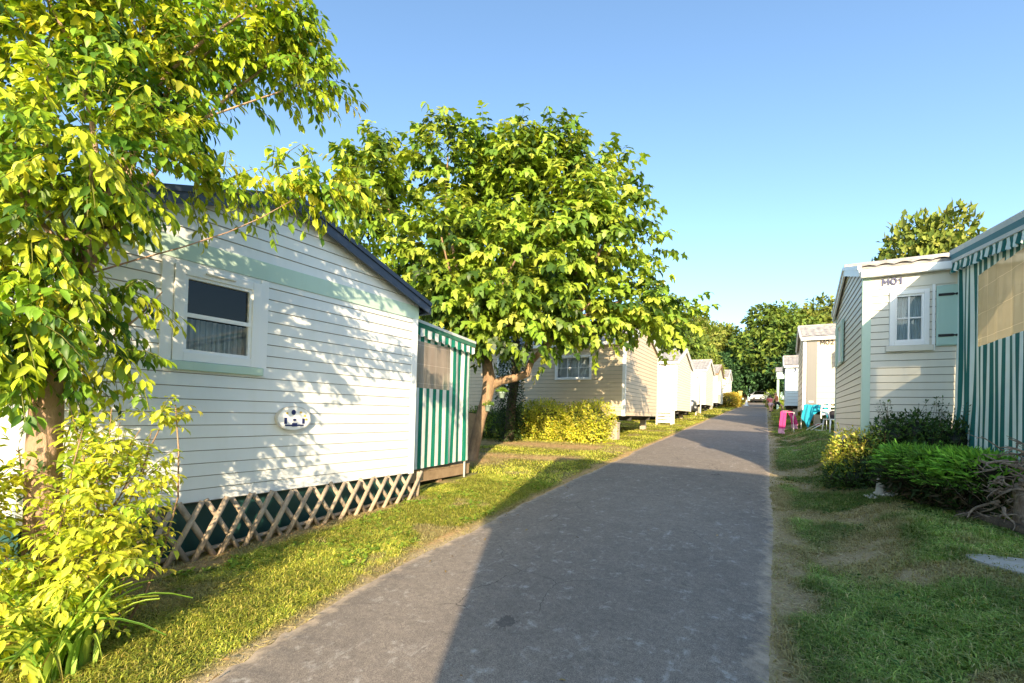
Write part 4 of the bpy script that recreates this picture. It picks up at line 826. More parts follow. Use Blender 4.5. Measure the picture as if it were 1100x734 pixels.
shrub('hedge', 'darker green hedge between the mulberry trunk and the yellow-green hedge', [(-8.9 + k * .42, 12.6 + .1 * math.sin(k), 1.15 + .1 * math.sin(k * 2), .6) for k in range(5)] + [(-8.8 + k * .45, 12.5, .9, .5) for k in range(4)], 7000, .065, [(.10, .19, .03), (.16, .27, .03), (.30, .36, .04)], w=[.5, .35, .15], core=(.03, .045, .015), cat='hedge')
def ivy_post():
    x, y = -7.1, 11.9; o = (x, y, gz(x, y)); t = thing('ivy_clad_trunk', 'dark tree trunk wrapped in ivy behind the mulberry, left of the tan house window', 'tree', o); m = MB(); limb(m, (x, y, o[2] - .1), (x + .1, y + .1, 4.6), .17, .1, .02, 6, 10); m.build('trunk', M['bark_dark'], t, True, org=o)
    n = 5000; z = RNG.random(n) * 3.6; a = RNG.random(n) * 6.28; r = .2 + .2 * RNG.random(n) * (.6 + vnoise(z, a, .6, 2)); P = np.stack([x + np.cos(a) * r, y + np.sin(a) * r, o[2] + z], -1); d = np.stack([np.cos(a), np.sin(a), -.5 + 0 * a], -1)
    V, F, C = leaves(P, d + rdir(n) * .6, d + rdir(n) * .4 + np.array([0, 0, .8]), .07 * (.7 + .6 * RNG.random(n)), pal(n, [(.03, .06, .015), (.06, .11, .02)]), T_OVAL); np_mesh('ivy', V, F, M['leaf'], t, C, org=o)
ivy_post()
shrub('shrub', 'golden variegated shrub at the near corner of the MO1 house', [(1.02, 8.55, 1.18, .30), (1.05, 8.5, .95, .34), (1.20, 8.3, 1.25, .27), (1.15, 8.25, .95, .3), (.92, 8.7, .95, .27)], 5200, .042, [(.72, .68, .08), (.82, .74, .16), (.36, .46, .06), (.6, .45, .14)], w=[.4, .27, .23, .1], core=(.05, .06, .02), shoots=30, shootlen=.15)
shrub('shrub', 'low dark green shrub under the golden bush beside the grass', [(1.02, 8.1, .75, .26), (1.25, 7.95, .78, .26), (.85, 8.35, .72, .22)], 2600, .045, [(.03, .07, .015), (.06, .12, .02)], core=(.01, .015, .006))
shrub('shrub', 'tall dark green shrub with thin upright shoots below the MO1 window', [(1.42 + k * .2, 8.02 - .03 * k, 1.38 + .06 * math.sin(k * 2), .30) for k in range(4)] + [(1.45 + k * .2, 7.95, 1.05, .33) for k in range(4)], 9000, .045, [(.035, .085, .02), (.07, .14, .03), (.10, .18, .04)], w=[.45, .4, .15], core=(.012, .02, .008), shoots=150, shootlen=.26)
# juniper with flat clipped top
jl = [(1.40 + .09 * k, 7.35 - .13 * k, 1.05 + .004 * k, .29) for k in range(7)] + [(1.33 + .1 * k, 7.1 - .1 * k, .92, .20) for k in range(5)] + [(1.52, 7.5, .95, .28), (1.75, 7.15, .95, .3), (1.9, 6.95, .95, .3)] + [(1.65 + .07 * k, 7.1 - .13 * k, .72, .25) for k in range(4)]
def juniper():
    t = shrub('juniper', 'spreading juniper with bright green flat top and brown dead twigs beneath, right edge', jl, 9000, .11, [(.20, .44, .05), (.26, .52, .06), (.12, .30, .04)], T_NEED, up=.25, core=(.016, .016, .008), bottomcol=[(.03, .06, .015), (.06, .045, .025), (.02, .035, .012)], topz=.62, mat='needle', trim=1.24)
    # feathery sprays on top
    P, d, i = spread(jl, 1500, .9); ok = (d[:, 2] > .0) & (P[:, 2] > .9); P, d = P[ok], d[ok]; P[:, 2] = np.minimum(P[:, 2], 1.22); D = d * np.array([1, 1, .15]) + np.array([-.35, -.3, .12]) + rdir(len(P)) * .25; o = tuple(t.location)
    V, F, C = sprays(P, D, .15, 8, .040, [(.24, .56, .05), (.34, .66, .08), (.16, .40, .05)], T_NEED, droop=-.1, spread_a=.8, sag=.1, rj=.25, twigcol=(.08, .14, .03)); np_mesh('sprays', V, F, M['needle'], t, C, org=o)
    m = MB()
    for k in range(60):
        a = (1.5 + random.uniform(-.15, .6), 0, 0); yy = 7.3 - (a[0] - 1.4) * 1.3 + random.uniform(-.2, .1); p = Vector((a[0], yy, gz(a[0], yy) + random.uniform(.0, .3))); limb(m, p, p + Vector((random.uniform(-.3, .1), random.uniform(-.3, .1), random.uniform(-.02, .3))), .006, .002, .15, 4, 5)
    m.build('dead_twigs', M['root'], t, True, org=o)
juniper()
def root_stump():
    x, y = 2.03, 6.2; o = (x, y, gz(x, y)); t = thing('root_stump', 'upturned dry stump with a tangle of pale bare roots at the right edge', 'stump', o); m = MB()
    for k in range(44):
        p = Vector((x + random.uniform(-.14, .1), y + random.uniform(-.12, .14), o[2] + random.uniform(.15, .85))); a = random.uniform(2.2, 5.2); l = random.uniform(.10, .24)
        q = p + Vector((math.cos(a) * l, math.sin(a) * l, random.uniform(-.22, .16))); r = random.uniform(.006, .02); pts = limb(m, p, q, r, r * .3, .3, 7, 7)
        for j in range(2): b = pts[random.randint(3, 6)]; limb(m, b, b + Vector((math.cos(a + random.uniform(-1, 1)) * .13, math.sin(a) * .12, random.uniform(-.12, .1))), r * .5, .002, .3, 4, 5)
    m.build('root', M['root'], t, True, org=o); m = MB(); m.tube([(x, y, o[2] - .05), (x + .02, y, o[2] + .3), (x, y + .03, o[2] + .38), (x - .04, y - .03, o[2] + .46)], [.07, .06, .05, .01], 9); m.build('trunk_base', M['root'], t, True, org=o)
root_stump()
def foot_statue():
    x, y = 1.17, 7.38; o = (x, y, gz(x, y)); t = thing('garden_ornament', 'small pale stone post standing in a ring of shells beside the juniper', 'ornament', o); m = MB()
    m.lathe([(.0, .0), (.065, 0), (.06, .05), (.048, .16), (.042, .24), (.035, .27), (0, .275)], (0, 0, 0), 16); m.build('post', M['stone'], t, True)
    m = MB()
    for k in range(46):
        a = random.uniform(0, 6.28); r = random.uniform(.06, .15); cx, cy = math.cos(a) * r * 1.2, math.sin(a) * r; s = random.uniform(.014, .028); b0 = len(m.v); m.lathe([(0, 0), (s, .25 * s), (s * .9, .9 * s), (s * .4, 1.35 * s), (0, 1.5 * s)], (cx, cy, gz(x + cx, y + cy) - o[2] + random.uniform(0, .03)), 7)
    m.build('shells', M['shell'], t, True)
foot_statue()
def log():
    a, b = Vector((1.95, 6.75, 0)), Vector((2.75, 6.15, 0)); m = MB(); a.z = gz(a.x, a.y) + .02; b.z = gz(b.x, b.y) + .02; a = Vector((1.72, 6.62, gz(1.72, 6.62) + .03)); b = Vector((2.15, 5.75, gz(2.15, 5.75) + .03)); limb(m, a, b, .05, .055, .02, 8, 10); tag(m.build('log_edging', M['bark_dark'], None, True, org=tuple(a)), 'brown log edging lying in the grass in front of the juniper', 'log')
log()
def slab():
    x, y = 1.62, 4.95; P = []; n = 18
    m = MB(); top = []; bot = []
    for k in range(n): a = 2 * math.pi * k / n; r = 1 + .12 * math.sin(3 * a) + random.uniform(-.05, .05); px, py = x + math.cos(a) * .26 * r, y + math.sin(a) * .20 * r; z = gz(px, py); top.append((px, py, z + .035)); bot.append((px, py, z - .08))
    m.poly(top)
    for k in range(n): m.quad(bot[k], bot[(k + 1) % n], top[(k + 1) % n], top[k])
    tag(m.build('stepping_stone', M['stone'], None, org=(x, y, gz(x, y))), 'flat grey stone slab sunk in the shaded grass at the right edge', 'stone')
slab()

# ------------------------------------------------------------------ washing, chair, crate, cone
def drape(path, width, wdir, wav=.02, nx=26, ny=5, raggedy=.0, uvw=1):
    """cloth: a strip following 'path' (list of points), offset along wdir"""
    pts = [Vector(p) for p in path]; W = Vector(wdir); G = []; seg = []
    n = nx
    for i in range(n + 1):
        s = i / n * (len(pts) - 1); k = min(int(s), len(pts) - 2); p = pts[k].lerp(pts[k + 1], s - k); r = []
        for j in range(ny * 3 + 1):
            u = j / (ny * 3); q = p + W * width * (u - .5); e = abs(i / n - .5) * 2; q += Vector((math.sin(u * 12 + 2), math.cos(u * 10 + 1), 0)) * wav * e + Vector((0, 0, -raggedy * e * e * math.sin(u * 7 + 1.5))); r.append(q)
        G.append(r)
    return G
def rack(x, y, w, d, h, label, rot=0):
    t = thing('drying_rack', label, 'drying rack', (x, y, gz(x, y)), rot); m = MB()
    for sy in (-1, 1):
        m.tube([(-w / 2, sy * d / 2, 0), (-w / 2, -sy * d * .35, h), (w / 2, -sy * d * .35, h), (w / 2, sy * d / 2, 0)], .01, 6)
    m.build('frame', M['white_trim'], t, True); m = MB()
    for k in range(5): yy = -d * .3 + k * d * .15; m.tube([(-w / 2, yy, h), (w / 2, yy, h)], .005, 5)
    m.build('rail', M['white_trim'], t, True); return t
rack(.36, 19.0, .34, .55, .78, 'low white drying rack under the pink towel on the grass', rad(6))
zz = gz(.36, 19.0)
m = MB(); m.grid(drape([(.16, 18.55, zz + .18), (.19, 18.66, zz + .5), (.22, 18.78, zz + .80), (.30, 19.0, zz + .84), (.42, 19.15, zz + .82), (.52, 19.1, zz + .6), (.56, 19.05, zz + .34)], .22, (.85, .3, 0), .03)); 
tw_ = thing('pink_towel', 'bright pink towel with pale ends hanging over the rack nearest the road', 'towel', (.3, 19.0, zz)); m.build('cloth', M['pink'], tw_, True, org=(.3, 19, zz))
m = MB(); m.grid(drape([(.155, 18.54, zz + .02), (.16, 18.55, zz + .20)], .222, (.85, .3, 0), .03, 6)); m.grid(drape([(.562, 19.04, zz + .20), (.563, 19.05, zz + .36)], .222, (.85, .3, 0), .03, 6)); m.build('border', M['pink2'], tw_, True, org=(.3, 19, zz))
rack(1.12, 18.6, .72, .6, .80, 'white drying rack under the turquoise towel beside the MO2 house', rad(-4)); zz = gz(1.1, 18.6)
m = MB(); G = []
for i in range(31):
    r = []
    for j in range(41):
        u = j / 40; bot = .52 - .46 * math.exp(-((u - .24) / .12) ** 2) - .18 * math.exp(-((u - .05) / .1) ** 2) - .16 * math.exp(-((u - .95) / .07) ** 2) + .10 * math.exp(-((u - .62) / .1) ** 2)
        a = i / 30; xx = .78 + .74 * u; fold = .035 * math.sin(u * 27) * min(1, a * 2.2) + .02 * math.sin(u * 55 + a * 3)
        if a < .25: yy, z = 18.85 - .5 * a / .25, .845 + .01 * math.sin(u * 14)
        else: k = (a - .25) / .75; yy, z = 18.35 - .06 * k + fold, .84 - (.84 - bot) * k
        r.append((xx + .03 * math.sin(a * 5 + u * 3), yy, zz + z))
    G.append(r)
m.grid(G); tag(m.build('turquoise_towel', M['cyan'], None, True, org=(1.1, 18.6, zz)), 'turquoise towel spread over the wide drying rack beside the MO2 house', 'towel')
def lounge_chair():
    x, y = 1.62, 17.6; t = thing('garden_chair', 'white plastic garden chair with openwork back beside the turquoise towel', 'chair', (x, y, gz(x, y)), rad(200)); m = MB(); m.box((-.25, -.24, .40), (.25, .24, .43)); m.build('seat', M['white_plastic'], t, bevel=.01)
    m = MB(); n = 16
    for k in range(n): a0, a1 = math.pi * k / n, math.pi * (k + 1) / n; f = lambda a: Vector((math.cos(a) * .26, -.24 - .16 * (.45 + .5 * math.sin(a)), .43 + .62 * math.sin(a) ** .6 * 1 if math.sin(a) > 0 else .43)); m.tube([f(a0), f(a1)], .022, 6)
    for z in (.55, .68, .81, .93): m.box((-.23, -.33 - (z - .43) * .12, z), (.23, -.315 - (z - .43) * .12, z + .05))
    m.box((-.03, -.36, .45), (.03, -.345, 1.0)); m.build('backrest', M['white_plastic'], t)
    for sx in (-1, 1):
        for sy in (-1, 1): m = MB(); m.tube([(sx * .22, sy * .2, .41), (sx * .26, sy * .26, 0)], [.025, .018], 8); m.build('leg', M['white_plastic'], t, True)
        m = MB(); m.tube([(sx * .25, .22, .41), (sx * .28, .2, .62), (sx * .28, -.25, .66)], .018, 8); m.build('armrest', M['white_plastic'], t, True)
    t2 = thing('bag', 'dark cloth bag heaped on the seat of the white garden chair', 'bag', (x, y, gz(x, y) + .43), rad(15)); m = MB(); m.lathe([(0, 0), (.17, .01), (.2, .1), (.15, .22), (.08, .27), (0, .28)], (0, 0, 0), 14); m.build('body', M['dark_stuff'], t2, True); m = MB(); m.tube([(-.1, 0, .2), (-.07, 0, .36), (.07, 0, .36), (.1, 0, .2)], .01, 6); m.build('handle', M['dark_stuff'], t2, True)
lounge_chair()
def folded_stool():
    x, y = 1.2, 17.9; t = thing('folding_stool', 'small white folding stool with red seat lying below the turquoise towel', 'stool', (x, y, gz(x, y)), rad(20)); m = MB(); m.tube([(-.22, 0, .02), (.12, 0, .24)], .014, 6); m.tube([(-.22, .3, .02), (.12, .3, .24)], .014, 6); m.tube([(.22, 0, .02), (-.1, 0, .03)], .012, 6); m.tube([(.12, 0, .24), (.12, .3, .24)], .012, 6); m.build('frame', M['white_plastic'], t, True); m = MB(); m.grid([[(-.18 + .3 * i / 6, .02 + .26 * j / 4, .22 - .03 * math.sin(math.pi * i / 6)) for j in range(5)] for i in range(7)]); m.build('seat', M['red_stuff'], t, True)
folded_stool()
def crate():
    x, y = -4.36, 21.2; t = thing('wooden_step', 'slatted wooden step beside the first white house past the tan one', 'step', (x, y, gz(x, y))); m = MB()
    for k in range(4): m.box((-.35, -.3, .08 + k * .15), (.35, -.27, .19 + k * .15))
    for k in range(5): m.box((-.36, -.3 + k * .13, .66), (.36, -.19 + k * .13, .69))
    m.build('slat', M['siding_cream'], t); m = MB(); [m.box((a, b, -.04), (a + .08, b + .06, .655)) for a in (-.36, .28) for b in (-.27, .24)]; build_each(m, 'post', M['siding_cream'], t)
crate()
def cone():
    x, y = -2.55, 50; t = thing('marker_cone', 'small white marker cone at the far left edge of the road', 'cone', (x, y, gz(x, y) + .05)); m = MB(); m.lathe([(.26, 0), (.26, .03), (.17, .035), (.05, .6), (0, .61)], (0, 0, 0), 16); m.build('body', M['white_plastic'], t, True); m = MB(); m.box((-.25, -.25, -.03), (.25, .25, .02)); m.build('base', M['white_plastic'], t)
cone()
def far_gate():
    x, y = -2.95, 47.5; t = thing('post', 'pale yellow wooden post at the end of the far left hedge', 'post', (x, y, gz(x, y))); m = MB(); m.box((-.15, -.1, -.1), (.15, .1, 1.45)); m.box((-.19, -.14, 1.45), (.19, .14, 1.53)); m.build('shaft', paint('yellow_wood', (.65, .55, .20), .7, .1), t)
far_gate()
shrub('hedge', 'far orange-yellow hedge along the left road edge before the trees', [(-3.9 + .1 * k, 44.6 + k * .55, gz(-3.8, 44.6 + k * .55) + .55, .75) for k in range(6)], 3500, .14, [(.55, .42, .05), (.42, .42, .05), (.5, .3, .04)], T_KITE, core=(.1, .09, .02), cat='hedge')
shrub('shrub', 'small yellow-green bush by the porch of the farthest right home', [(-.25, 42.2, gz(-.3, 42) + .9, .7), (-.1, 42, gz(-.3, 42) + .4, .6)], 1200, .12, [(.30, .38, .05), (.2, .3, .04)], T_KITE)
shrub('shrub', 'dark leafy bush between the MO2 house and the white garden chair', [(1.75, 18.7, 1.95, .32), (1.9, 18.6, 1.65, .38), (1.6, 18.75, 1.6, .25)], 2200, .06, [(.05, .10, .02), (.10, .17, .03)])

# ------------------------------------------------------------------ cars
def car(label, x, y, rot, paintm):
    t = thing('parked_car', label, 'car', (x, y, gz(x, y)), rot); L = 4.3; W = .88
    prof = [(-2.15, .45, .78), (-2.1, .33, .92), (-1.75, .26, .99), (-.95, .22, 1.03), (.4, .22, 1.02), (1.5, .22, .98), (2.0, .28, .93), (2.13, .36, .72)]
    G = []
    for (px, zb, zt) in prof:
        w = W * (1 - .10 * (abs(px) / 2.15) ** 4); hb = w * .95
        G.append([(px, -hb, zb), (px, -w, zb + .1), (px, -w, (zb + zt) / 2), (px, -w * .95, zt - .06), (px, -w * .84, zt), (px, 0, zt + .025), (px, w * .84, zt), (px, w * .95, zt - .06), (px, w, (zb + zt) / 2), (px, w, zb + .1), (px, hb, zb), (px, -hb, zb)])
    m = MB(); m.grid(G); m.poly(G[0][:-1][::-1]); m.poly(G[-1][:-1]); m.build('body', M[paintm], t, True)
    # cabin: pillars and roof in paint, glass between
    base_ = [(-1.0, .99), (1.75, .96)]; top = [(-.30, 1.44), (1.35, 1.42)]; wb, wt = .80, .62
    m = MB(); b = [(base_[0][0], -wb, 1.0), (base_[1][0], -wb, .97), (base_[1][0], wb, .97), (base_[0][0], wb, 1.0)]; tp = [(top[0][0], -wt, 1.43), (top[1][0], -wt, 1.41), (top[1][0], wt, 1.41), (top[0][0], wt, 1.43)]
    m.quad(b[0], b[1], tp[1], tp[0]); m.quad(b[2], b[3], tp[3], tp[2]); m.quad(b[3], b[0], tp[0], tp[3]); m.quad(b[1], b[2], tp[2], tp[1]); build_each(m, 'window', M['glass_dark'], t)
    m = MB(); m.grid([[(top[0][0] - .02 + (1.7) * i / 6, (wt + .02) * (j / 3 - 1), 1.44 + .04 * math.sin(math.pi * i / 6) + .03 * (1 - (j / 3 - 1) ** 2)) for j in range(7)] for i in range(7)]); m.build('roof', M[paintm], t, True)
    m = MB()
    for k in range(4): m.tube([b[k], tp[k]], .03, 6)
    for s in (-1, 1): m.tube([(.45, s * wb, .99), (.48, s * wt, 1.42)], .03, 6)
    build_each(m, 'pillar', M[paintm], t, smooth=True)
    for sx in (-1.32, 1.30):
        for sy in (-1, 1):
            m = MB(); m.lathe([(.20, -.1), (.31, -.1), (.325, -.06), (.325, .06), (.31, .1), (.20, .1)], (sx, sy * .80, .325), 24, 'y'); w = m.build('wheel', M['rubber'], t, True)
            m = MB(); m.lathe([(0, sy * .07), (.06, sy * .08), (.20, sy * .06), (.205, -sy * .08)], (sx, sy * .80, .325), 16, 'y'); m.build('rim', M['car_silver'], w, True)
    for sy in (-1, 1):
        m = MB(); m.box((-2.16, sy * .50, .66), (-2.02, sy * .80, .80)); m.build('headlight', M['lamp'], t, bevel=.02); m = MB(); m.box((2.02, sy * .58, .68), (2.14, sy * .80, .86)); m.build('tail_light', M['tail'], t, bevel=.02)
        m = MB(); m.box((-.85, sy * .86, .98), (-.68, sy * 1.02, 1.10)); m.build('mirror', M[paintm], t, bevel=.03)
    m = MB(); m.box((-2.17, -.45, .44), (-2.10, .45, .60)); m.build('grille', M['rubber'], t, bevel=.01); m = MB(); m.box((2.10, -.80, .34), (2.18, .80, .52)); m.box((-2.18, -.8, .30), (-2.1, .8, .42)); build_each(m, 'bumper', M['rubber'], t, bevel=.03)
    m = MB(); m.box((-2.185, -.26, .46), (-2.175, .26, .56)); m.build('number_plate', M['white_plastic'], t); return t
car('silver car parked facing us under the trees at the end of the road', -1.7, 64.5, rad(82), 'car_silver')
car('dark grey car parked beside the first bright white house on the left', -6.4, 29.2, rad(178), 'car_grey')
for k in range(1):
    pass

# ------------------------------------------------------------------ people
def skinned(name, verts, edges, radii, mat, parent, lv=2, root=0):
    me = bpy.data.meshes.new(name); me.from_pydata(verts, edges, []); o = bpy.data.objects.new(name, me); COL.objects.link(o); o.parent = parent; s = o.modifiers.new('skin', 'SKIN'); s.use_smooth_shade = True
    for i, r in enumerate(radii): me.skin_vertices[0].data[i].radius = (r, r) if not isinstance(r, tuple) else r
    for i in range(len(verts)): me.skin_vertices[0].data[i].use_root = (i == root)
    d = o.modifiers.new('sub', 'SUBSURF'); d.levels = lv; d.render_levels = lv; me.materials.append(mat); return o
def person(label, x, y, rot, s, shirt, shorts, hair, lean, stride, longhair=False):
    """lean = forward bend of the trunk in radians; faces +Y before rotation"""
    t = thing('person', label, 'person', (x, y, gz(x, y) + .0), rot); S = s; c, sn = math.cos(lean), math.sin(lean)
    hip = Vector((0, 0, .50 * S)); up = Vector((0, sn, c)); chest = hip + up * .22 * S; sh = hip + up * .315 * S; neck = sh + up * .04 * S; hd = neck + up * .085 * S
    V = [hip, hip + up * .1 * S, chest, sh, neck, hd - up * .02 * S, hd + up * .045 * S]; R = [.085, .075, .09, .075, .032, .058, .06]; E = [(i, i + 1) for i in range(6)]
    for sg in (-1, 1):
        st = stride * sg; k = len(V); knee = Vector((sg * .055 * S, st * .55 * S * .5 + .02, .27 * S)); an = Vector((sg * .055 * S, st * .45 * S * .6 - (.05 * S if st < 0 else 0), .045 * S + (.02 * S if st < 0 else 0)))
        V += [Vector((sg * .05 * S, 0, .47 * S)), knee, an, an + Vector((0, .09 * S, -.025 * S))]; R += [.062, .042, .028, .022]; E += [(0, k), (k, k + 1), (k + 1, k + 2), (k + 2, k + 3)]
        k = len(V); a = sh + Vector((sg * .115 * S, 0, -.01)); el = a + Vector((sg * .03 * S, -st * .12 * S + .03, -.165 * S)); wr = el + Vector((0, .06 * S + max(0, lean) * .1, -.13 * S)); pm = wr + Vector((0, .02 * S, -.04 * S))
        V += [a, el, wr, pm]; R += [.036, .026, .019, .02]; E += [(3, k), (k, k + 1), (k + 1, k + 2), (k + 2, k + 3)]
        for f, (dx, ln) in enumerate(((-.015, .045), (-.005, .05), (.005, .048), (.015, .038), (.03, .03))):
            q = len(V); V += [pm + Vector((dx * S, .006 * S, -.015 * S)), pm + Vector((dx * S * 1.2, .012 * S, -(.01 + ln) * S))]; R += [.006, .005]; E += [(k + 3, q), (q, q + 1)]
    skinned('body', V, E, [r * S for r in R], M['skin'], t)
    # shirt
    SV = [hip + up * .03 * S, hip + up * .12 * S, chest, sh + up * .005]; SE = [(0, 1), (1, 2), (2, 3)]; SR = [.098, .09, .103, .085]
    for sg in (-1, 1): k = len(SV); a = sh + Vector((sg * .115 * S, 0, -.012)); SV += [a, a + Vector((sg * .018 * S, -stride * sg * .06 * S, -.075 * S))]; SE += [(3, k), (k, k + 1)]; SR += [.047, .041]
    skinned('shirt', SV, SE, [r * S for r in SR], M[shirt], t)
    SV = [hip + up * .02 * S]; SE = []; SR = [.102]
    for sg in (-1, 1): k = len(SV); kn = V[8 if sg == -1 else 8]; st = stride * sg; SV += [Vector((sg * .055 * S, 0, .46 * S)), Vector((sg * .058 * S, st * .55 * S * .32 + .01, .34 * S))]; SE += [(0, k), (k, k + 1)]; SR += [.075, .068]
    skinned('shorts', SV, SE, [r * S for r in SR], M[shorts], t)
    HV = [hd + up * .05 * S - Vector((0, .02 * S, 0)), hd + up * .015 * S - Vector((0, .035 * S, 0)), neck - Vector((0, .045 * S, -.01))]; skinned('hair', HV, [(0, 1), (1, 2)], [.068 * S, .058 * S, (.035 if longhair else .02) * S], M[hair], t)
    f = MB(); fw = Vector((0, c, -sn)); 
    for sg in (-1, 1):
        e = hd + fw * .066 * S + Vector((sg * .022 * S, 0, 0)); f.lathe([(0, .006), (.006, .003), (.007, 0)], tuple(e), 8, 'y')
    f.build('eye', M['ink'], t); f = MB(); nb = hd + fw * .062 * S - up * .012 * S; f.tube([nb + up * .02 * S, nb + fw * .014 * S - up * .006 * S, nb - up * .012 * S], [.004, .008, .004], 8); f.build('nose', M['skin'], t, True)
    f = MB(); mo = hd + fw * .062 * S - up * .036 * S; f.tube([mo - Vector((.016 * S, 0, 0)), mo + fw * .004, mo + Vector((.016 * S, 0, 0))], .004, 6); f.build('mouth', M['red_stuff'], t, True)
    for sg in (-1, 1): f = MB(); f.lathe([(0, -.012), (.018 * S, -.008), (.018 * S, .006), (0, .01)], tuple(hd + Vector((sg * .066 * S, -.005, 0))), 10, 'x'); f.build('ear', M['skin'], t, True)
    for sg in (-1, 1):
        st = stride * sg; an = Vector((sg * .055 * S, st * .45 * S * .6 - (.05 * S if st < 0 else 0), .03 * S + (.02 * S if st < 0 else 0))); f = MB(); f.obox(an + Vector((0, .045 * S, -.008 * S)), (.032 * S, 0, 0), (0, .085 * S, 0), (0, 0, .022 * S)); f.build('shoe', M['dark_stuff'], t, True, bevel=.012)
    return t
person('child in salmon top and pale pink shorts bending forward at the roadside', -.36, 37.3, rad(12), 1.30, 'salmon', 'ltpink', 'hair', .55, .5)
person('child in orange top and black shorts walking behind the pink-shorts child', .06, 38.6, rad(100), 1.42, 'orange', 'blackc', 'hair2', .2, .8, True)

# ------------------------------------------------------------------ far trees
def tree_proto(name, label, seed, cols, w, n=14000, leaf=.045, mat='leaf_far', shape=0):
    """unit tree: height 1, crown radius about .42"""
    rs = np.random.default_rng(seed); t = thing(name, label, 'tree'); lob = []
    for k in range(26):
        a = rs.random() * 6.28; h = .22 + .68 * rs.random(); rr = (.30 * math.sin(min(1, (1 - h) * 1.5 + .15) * 1.57)) * (.5 + .6 * rs.random()); lob.append((math.cos(a) * rr, math.sin(a) * rr, h, .10 + .09 * rs.random()))
    lob += [(0, 0, .55, .24), (0, 0, .75, .17), (0.02, 0, .9, .09), (0, 0, .38, .2)]
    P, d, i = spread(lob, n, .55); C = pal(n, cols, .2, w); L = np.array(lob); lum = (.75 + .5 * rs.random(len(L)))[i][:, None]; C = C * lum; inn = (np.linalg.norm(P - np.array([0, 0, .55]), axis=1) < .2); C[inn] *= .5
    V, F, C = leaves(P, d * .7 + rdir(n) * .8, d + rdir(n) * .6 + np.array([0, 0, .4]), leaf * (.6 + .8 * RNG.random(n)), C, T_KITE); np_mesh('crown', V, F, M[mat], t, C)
    m = MB(); m.tube([(0, 0, -.03), (0, 0, .2), (.01, 0, .5), (0, .01, .85)], [.03, .022, .016, .005], 8)
    for l in lob[:14]: limb(m, (0, 0, .2 + .3 * random.random()), l[:3], .01, .003, .1, 4, 5)
    m.build('trunk', M['bark_dark'], t, True); return t
gy = [(.19, .25, .045), (.27, .32, .06), (.12, .17, .035), (.33, .34, .08)]
pr = [tree_proto('deciduous_tree', 'x', 21, gy, [.35, .3, .2, .15]), tree_proto('deciduous_tree', 'x', 22, [(.14, .22, .04), (.22, .29, .05), (.09, .14, .03)], [.4, .35, .25]), tree_proto('deciduous_tree', 'x', 23, gy, [.2, .35, .2, .25])]
dk = tree_proto('deciduous_tree', 'x', 24, [(.05, .12, .05), (.08, .17, .06), (.035, .08, .035)], [.4, .35, .25])  # shade at the road end is put into these darker leaf colours
used = set()
def place(proto, x, y, h, wd, rz, label, group=None, z=None):
    t = proto if proto.name not in used else copy_tree(proto); used.add(proto.name) if t is proto else None
    t.location = (x, y, gz(x, y) if z is None else z); t.scale = (h * wd, h * wd, h); t.rotation_euler = (0, 0, rz); tag(t, label, 'tree')
    if group: t['group'] = group
    elif 'group' in t: del t['group']
    return t
G1 = 'woodland trees closing the end of the road'
wl = 'sunlit yellow-green woodland tree in the belt closing off the end of the road'
xs = [-62, -54, -47, -40, -33.5, -27.5, -22, -16.5, -11.5, -7.5, -.3, 5.5, 11, 17, 23, 30, 38, 47]
for k, xx in enumerate(xs):
    hh = [11.5, 12.6, 12, 11.2, 12.4, 12.2, 11.8, 11.6, 12.2, 11.6, 12.8, 12.9, 12.4, 12.6, 12, 12, 12, 12][k]; place(pr[k % 3], xx, 73 + 3.5 * math.sin(k * 2.3), hh, 1.05, k * 1.7, wl, G1)
for k, xx in enumerate([-50, -36, -24, -14, 3, 9, 20, 34]): place(pr[(k + 1) % 3], xx, 83 + 2 * math.sin(k), 13.2, 1.1, k * 2.1, 'taller woodland tree rising behind the belt at the end of the road', 'second row of woodland trees')
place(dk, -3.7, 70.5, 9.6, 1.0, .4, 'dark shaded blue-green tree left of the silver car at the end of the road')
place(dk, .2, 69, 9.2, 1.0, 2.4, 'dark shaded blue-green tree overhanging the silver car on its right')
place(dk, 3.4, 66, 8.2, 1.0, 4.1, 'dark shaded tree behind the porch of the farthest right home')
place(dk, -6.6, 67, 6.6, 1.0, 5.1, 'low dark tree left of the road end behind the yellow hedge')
place(pr[1], -8.3, 38.5, 8.9, .95, 1.1, 'loose green tree rising between the mulberry and the white house gables')
place(pr[0], -7.2, 46.5, 7.4, .95, 3.0, 'yellow-green tree behind the farthest left mobile homes')
place(pr[2], -9.5, 57, 10.2, 1.0, 2.0, 'tall pale green tree behind the farthest left mobile homes')
place(pr[2], -17, 30, 8.5, 1.0, .3, 'green tree behind the mulberry, hidden mostly by its crown')
place(pr[1], -13.5, 20, 7.0, 1.0, 4.3, 'green tree behind the tan house roof')
place(pr[0], 6.1, 26, 9.1, .62, 1.3, 'yellow-green tree rising above the roof of the MO1 house')
place(pr[2], 4.6, 27.5, 7.3, .5, 5.3, 'lower yellow-green tree left of the tall one above the MO1 roof')
place(pr[1], -16, 12, 6, 1., 2.2, 'green tree far left behind the nearest house')

